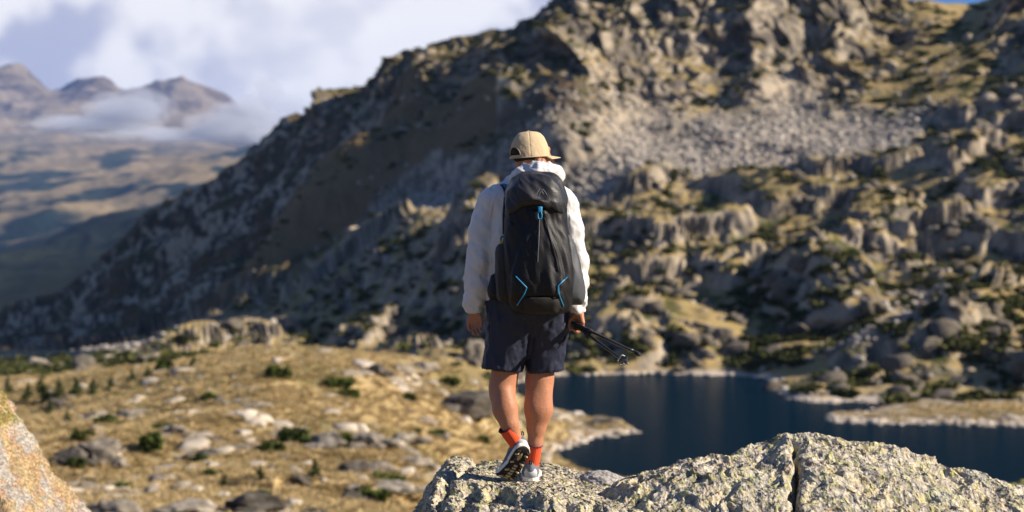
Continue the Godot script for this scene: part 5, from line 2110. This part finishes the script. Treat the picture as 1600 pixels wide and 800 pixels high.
# ------------------------------------------------------------------ his backpack
func build_backpack():
	var nylon := fabric(Color(0.006, 0.006, 0.008), 0.55, 0.35, 701, 10.0, 0.4)
	var lidm := fabric(Color(0.014, 0.014, 0.018), 0.5, 0.4, 702, 9.0, 0.4)
	var mesh_m := fabric(Color(0.045, 0.049, 0.057), 0.6, 0.4, 703, 40.0, 0.8)
	var web := paint(Color(0.012, 0.012, 0.014), 0.6, 0.4)
	var blue := paint(Color(0.01, 0.19, 0.38), 0.45, 0.5)
	var wr := noise(711, 1.0, 2, FastNoiseLite.TYPE_SIMPLEX_SMOOTH, FastNoiseLite.FRACTAL_RIDGED)
	var pack := thing("backpack", "black trekking backpack with blue cords on the walker's back", "backpack", Vector3.ZERO)
	var ring := func(px0: float, px1: float, py: float, z: float, depth: float, e: float) -> Array:
		var a := W(px0, py, z)
		var b := W(px1, py, z)
		return [(a + b) * 0.5, (b.x - a.x) * 0.5, depth, e]
	# main bag
	var keys := [ring.call(820, 866, 488, 0.22, 0.07, 2.5), ring.call(806, 886, 486, 0.22, 0.10, 2.6), ring.call(797, 893, 474, 0.22, 0.125, 2.7), ring.call(790, 899, 450, 0.22, 0.137, 2.7), ring.call(787, 899, 420, 0.22, 0.137, 2.7),
		ring.call(788, 893, 385, 0.22, 0.13, 2.7), ring.call(790, 885, 350, 0.215, 0.125, 2.7), ring.call(793, 882, 320, 0.215, 0.12, 2.6), ring.call(798, 876, 300, 0.21, 0.11, 2.5), ring.call(806, 868, 290, 0.21, 0.09, 2.4)]
	var bag := loft(spread(keys, 9), 120)
	var v: PackedVector3Array = bag[0]
	var n := vertex_normals(bag[0], bag[1])
	for i in v.size():
		var p := v[i]
		var back := smoothstep(0.24, 0.3, p.z)
		# the stretch pocket: narrow under the lid, wide at the hips, with a fold down its middle
		var mid := W(843, 300, 0.34).x - (1.45 - p.y) * 0.03
		var u := (p.x - mid)
		var wide := lerpf(0.035, 0.125, smoothstep(1.4, 1.08, p.y))
		var panel := smoothstep(wide + 0.006, wide - 0.006, absf(u)) * smoothstep(0.975, 0.985, p.y) * smoothstep(1.41, 1.40, p.y)
		var d := panel * 0.012 * back
		d += back * 0.010 * exp(-pow((u + 0.004) / 0.011, 2.0)) * smoothstep(1.0, 1.1, p.y) * smoothstep(1.39, 1.3, p.y)
		d += back * 0.008 * exp(-pow((u - 0.055 + (p.y - 1.1) * 0.16) / 0.013, 2.0)) * smoothstep(0.98, 1.03, p.y) * smoothstep(1.2, 1.1, p.y)
		d += wr.get_noise_3d(p.x * 9.0 + p.y * 3.0, p.y * 3.5, p.z * 8.0) * 0.007 + wr.get_noise_3d(p.x * 11.0, p.y * 6.0 + p.x * 6.0, p.z * 9.0) * 0.003
		d += smoothstep(1.32, 1.40, p.y) * wr.get_noise_3d(p.x * 22.0, p.y * 7.0, p.z * 9.0) * 0.007
		v[i] = p + n[i] * d
	bag[0] = v
	put("main_bag", made(bag), nylon, pack)
	# bottom band
	var bottom := loft(spread([ring.call(822, 868, 488.5, 0.225, 0.08, 2.6), ring.call(812, 880, 487, 0.225, 0.115, 2.7), ring.call(808, 884, 474, 0.225, 0.140, 2.8), ring.call(808, 884, 464, 0.225, 0.1435, 2.8)], 5), 60)
	put("bottom_panel", made(cloth(bottom, 0.004, wr, Vector3(9, 9, 9))), fabric(Color(0.017, 0.015, 0.014), 0.7, 0.35, 704, 24.0, 0.5), pack)
	# lid
	var lk := [ring.call(806, 866, 338, 0.23, 0.09, 2.4), ring.call(796, 879, 335, 0.23, 0.13, 2.5), ring.call(791, 883, 325, 0.225, 0.148, 2.5), ring.call(790, 884, 310, 0.22, 0.150, 2.4), ring.call(793, 880, 295, 0.215, 0.143, 2.3), ring.call(800, 876, 283, 0.21, 0.125, 2.2), ring.call(808, 868, 275, 0.205, 0.10, 2.1), ring.call(820, 860, 271, 0.20, 0.06, 2.0)]
	var lid := loft(spread(lk, 7), 110)
	v = lid[0]
	n = vertex_normals(lid[0], lid[1])
	var cx := W(838, 320, 0.22).x
	for i in v.size():
		var p := v[i]
		var low := smoothstep(1.47, 1.40, p.y)
		var d := wr.get_noise_3d(p.x * 5.0 + p.y * 3.0, p.y * 5.0 + p.x * 4.0, p.z * 5.0) * 0.011 + wr.get_noise_3d(p.x * 11.0, p.y * 5.0 + p.x * 8.0, p.z * 9.0) * 0.004
		p += n[i] * d
		p.y += low * (0.045 - 2.6 * pow(p.x - cx, 2.0)) * smoothstep(0.2, 0.3, p.z)
		v[i] = p
	lid[0] = v
	var lido := put("lid", made(lid), lidm, pack)
	# pale outline of two peaks printed on the lid
	var ink := paint(Color(0.16, 0.16, 0.17), 0.5, 0.4)
	for q in [[[838, 304], [844.5, 293.5], [849, 301]], [[842.5, 304], [846, 298.5], [849, 303.5]], [[847, 297.5], [849, 295.5], [855.5, 305.5]]]:
		var pts := []
		for w in q: pts.append(on_surface(lid, W(w[0], w[1], 0.37)))
		put("logo", made(tube(pts, 0.0013, 0.0009, 6)), ink, lido)
	# side pockets
	var rp := loft(spread([ring.call(886, 908, 474, 0.20, 0.05, 2.2), ring.call(880, 912, 466, 0.20, 0.085, 2.3), ring.call(878, 912, 448, 0.20, 0.10, 2.3), ring.call(877, 908, 425, 0.20, 0.10, 2.3), ring.call(876, 902, 400, 0.20, 0.095, 2.3), ring.call(875, 895, 378, 0.20, 0.085, 2.3), ring.call(876, 890, 368, 0.20, 0.06, 2.2)], 6), 56)
	var right := put("side_pocket", made(cloth(rp, 0.010, wr, Vector3(9, 4, 9))), mesh_m, pack)
	right.set_meta("label", "grey stretch pocket on the right side")
	# stripes of the mesh
	for k in 9:
		var y := 385.0 + k * 6.0
		var pts := []
		for t in 7: pts.append(on_surface(rp, W(866 + t * 4.4, y + t * 2.0 - 6.0, 0.33)))
		put("pocket_stripe", made(tube(pts, 0.0011, 0.0008, 6)), web, right)
	var lp := loft(spread([ring.call(780, 802, 470, 0.18, 0.05, 2.2), ring.call(776, 806, 463, 0.18, 0.075, 2.4), ring.call(774, 808, 440, 0.18, 0.085, 2.5), ring.call(775, 806, 410, 0.18, 0.085, 2.5), ring.call(776, 804, 388, 0.18, 0.08, 2.4), ring.call(782, 800, 381, 0.18, 0.06, 2.2)], 6), 56)
	put("side_pocket", made(cloth(lp, 0.006, wr, Vector3(8, 4, 8))), fabric(Color(0.013, 0.012, 0.011), 0.6, 0.4, 705, 20.0, 0.5), pack)
	# hip belt wings
	var hl := loft(spread([ring.call(768, 795, 468, 0.10, 0.04, 2.4), ring.call(763, 800, 463, 0.10, 0.055, 2.6), ring.call(763, 800, 447, 0.10, 0.055, 2.6), ring.call(767, 798, 431, 0.10, 0.05, 2.5), ring.call(774, 792, 428, 0.10, 0.035, 2.4)], 5), 40)
	put("hip_belt", made(cloth(hl, 0.005, wr, Vector3(9, 9, 9))), nylon, pack)
	var hr := loft(spread([ring.call(880, 905, 474, 0.16, 0.05, 2.4), ring.call(876, 911, 467, 0.16, 0.085, 2.6), ring.call(876, 912, 456, 0.16, 0.092, 2.6), ring.call(878, 910, 449, 0.16, 0.088, 2.5)], 5), 40)
	put("hip_belt", made(cloth(hr, 0.004, wr, Vector3(9, 9, 9))), nylon, pack)
	# bottle in the left pocket, only its neck shows
	var bt := put("bottle_cap", made(loft([[W(786, 384, 0.17), 0.017, 0.017, 2.0], [W(786, 380, 0.17), 0.018, 0.018, 2.0], [W(786, 377, 0.17), 0.018, 0.018, 2.0], [W(786, 376, 0.17), 0.014, 0.014, 2.0]], 24)), paint(Color(0.45, 0.28, 0.03), 0.5, 0.4), pack)
	put("carry_loop", made(tube(curve([W(783, 377, 0.17), W(783, 371, 0.17), W(788, 370, 0.17), W(789, 377, 0.17)], 5), 0.0035, 0.003, 8)), web, bt)
	# shoulder straps over the jacket
	put("shoulder_strap", made(tube(curve([W(797, 312, 0.13), W(794, 298, 0.10), W(789, 290, 0.05), W(786, 293, -0.02), W(783, 305, -0.09)], 6), 0.027, 0.008, 12, Vector3(0.2, 0.9, 0.4))), web, pack)
	put("strap_trim", made(tube(curve([W(797, 303, 0.137), W(793, 294, 0.105), W(788, 288.5, 0.05), W(785, 289, -0.01)], 6), 0.012, 0.007, 10, Vector3(0.2, 0.9, 0.4))), paint(Color(0.01, 0.07, 0.2), 0.6, 0.4), pack)
	put("shoulder_strap", made(tube(curve([W(872, 312, 0.13), W(873, 300, 0.10), W(874, 296, 0.03), W(876, 300, -0.04), W(878, 310, -0.09)], 6), 0.027, 0.008, 12, Vector3(-0.2, 0.9, 0.4))), web, pack)
	# compression straps
	put("side_strap", made(tube(curve([W(789, 308, 0.13), W(787, 335, 0.15), W(787, 366, 0.16)], 6), 0.006, 0.002, 8)), web, pack)
	put("side_strap", made(tube(curve([W(883, 325, 0.16), W(886, 345, 0.19), W(892, 372, 0.24), W(903, 405, 0.24), W(908, 432, 0.22)], 6), 0.007, 0.0025, 8, Vector3(0.5, 0, 1))), web, pack)
	put("side_strap", made(tube(curve([W(793, 332, 0.24), W(796, 345, 0.3), W(799, 352, 0.33)], 6), 0.006, 0.002, 8)), web, pack)
	put("seam_piping", made(tube(project(bag, curve([W(851, 340, 0.36), W(860, 372, 0.36), W(868, 400, 0.36), W(873, 424, 0.36)], 6)), 0.0022, 0.0022, 8)), web, pack)
	# zigzag blue cords
	for q in [[[806, 432], [823, 449.5], [820, 458], [808, 478]], [[887, 433], [872.5, 446], [873, 458], [881, 479]]]:
		var pts := []
		for i in 3:
			for t in 6: pts.append(W(lerpf(q[i][0], q[i + 1][0], t / 6.0), lerpf(q[i][1], q[i + 1][1], t / 6.0), 0.38))
		pts.append(W(q[3][0], q[3][1], 0.38))
		put("cord", made(tube(project(bag, pts, 0.005), 0.003, 0.0028, 10)), blue, pack)
	# blue clip under the lid
	put("clip_strap", made(tube([on_surface(bag, W(844, 326, 0.37)) + Vector3(0, 0.012, 0.02), on_surface(bag, W(844, 331, 0.37)) + Vector3(0, 0, 0.016)], 0.011, 0.003, 10)), blue, pack)
	var k0 := on_surface(bag, W(843.5, 336, 0.37)) + Vector3(0, 0, 0.012)
	put("clip", made(tube(curve([k0 + Vector3(0, 0.02, 0.002), k0 + Vector3(-0.009, 0.006, 0.002), k0 + Vector3(-0.008, -0.014, 0), k0 + Vector3(0, -0.02, 0), k0 + Vector3(0.008, -0.014, 0), k0 + Vector3(0.009, 0.006, 0.002), k0 + Vector3(0, 0.02, 0.002)], 5), 0.0038, 0.0035, 8)), blue, pack)
	put("pull_cord", made(tube(project(bag, curve([W(843, 342, 0.37), W(842, 372, 0.37), W(840, 410, 0.37)], 6), 0.002), 0.0022, 0.002, 8)), paint(Color(0.10, 0.10, 0.11), 0.5, 0.4), pack)

func on_surface(a: Array, p: Vector3, least := 0.2) -> Vector3:
	# the point of that shape nearest the same line of sight, on the side towards +z
	var best := 9.0
	var z := p.z
	for q in a[0]:
		if q.z < least: continue
		var d: float = Vector2(q.x - p.x, q.y - p.y).length()
		if d < best:
			best = d
			z = q.z
	return Vector3(p.x, p.y, z + 0.002)

func project(a: Array, pts: Array, proud := 0.001) -> Array:
	var out := []
	for p in pts: out.append(on_surface(a, p) + Vector3(0, 0, proud))
	return out

# ------------------------------------------------------------------ trekking poles in his right hand
func build_poles():
	var metal := paint(Color(0.02, 0.02, 0.022), 0.35, 0.5)
	var grip := paint(Color(0.03, 0.03, 0.03), 0.8, 0.3)
	var steel := paint(Color(0.2, 0.195, 0.18), 0.5, 0.4)
	steel.metallic = 0.8
	for q in [[W(898, 505.5, 0.06), W(997, 553, 0.62), "slimmer trekking pole in the right hand, its round tip higher", 0], [W(900, 509, 0.06), W(979, 567, 0.62), "trekking pole in the right hand with a small basket at its lower tip", 1]]:
		var a: Vector3 = q[0]
		var b: Vector3 = q[1]
		var ax := (b - a).normalized()
		var start := a - ax * 0.36
		var o := thing("trekking_pole", q[2], "trekking pole", Vector3.ZERO, "folded trekking poles carried in the right hand")
		put("shaft", made(tube([start, a - ax * 0.1, a + ax * 0.16], 0.0095, 0.0095, 16)), metal, o)
		put("lower_shaft", made(tube([a + ax * 0.16, b], 0.0078, 0.0078, 16, Vector3(0, 0, 1), 0.9)), metal, o)
		var lock := put("lock", made(tube([a + ax * 0.13, a + ax * 0.137, a + ax * 0.17, a + ax * 0.175], 0.0122, 0.0122, 16)), grip, o)
		put("lock_lever", made(tube([a + ax * 0.137 + Vector3(-0.004, -0.013, 0), a + ax * 0.165 + Vector3(-0.004, -0.015, 0)], 0.005, 0.003, 8)), metal, lock)
		put("grip", made(tube(curve([start, start - ax * 0.05, start - ax * 0.12, start - ax * 0.13], 4), 0.016, 0.016, 16)), grip, o)
		put("ring", made(tube([b - ax * 0.06, b - ax * 0.055], 0.0085, 0.0085, 16)), steel, o)
		if q[3] == 1:
			# basket: a notched disc round the shaft
			var side := ax.cross(Vector3.UP).normalized()
			var up := side.cross(ax).normalized()
			var hoop := []
			for k in 29:
				var t := TAU * k / 28.0
				hoop.append(b - ax * 0.045 + (side * cos(t) + up * sin(t)) * (0.023 + 0.0025 * cos(t * 5.0)))
			var bk := put("basket", made(tube(hoop, 0.0035, 0.004, 8, ax)), steel, o)
			for k in 4:
				var t := TAU * k / 4.0
				put("spoke", made(tube([b - ax * 0.045, b - ax * 0.045 + (side * cos(t) + up * sin(t)) * 0.022], 0.003, 0.003, 8)), metal, bk)
			put("tip", made(tube([b - ax * 0.04, b - ax * 0.01, b + ax * 0.012], 0.009, 0.009, 14, Vector3(0, 0, 1), 0.55)), steel, o)
		else:
			put("tip", made(tube([b - ax * 0.022, b - ax * 0.012, b + ax * 0.006, b + ax * 0.012], 0.0115, 0.0115, 14, Vector3(0, 0, 1), 0.8)), grip, o)
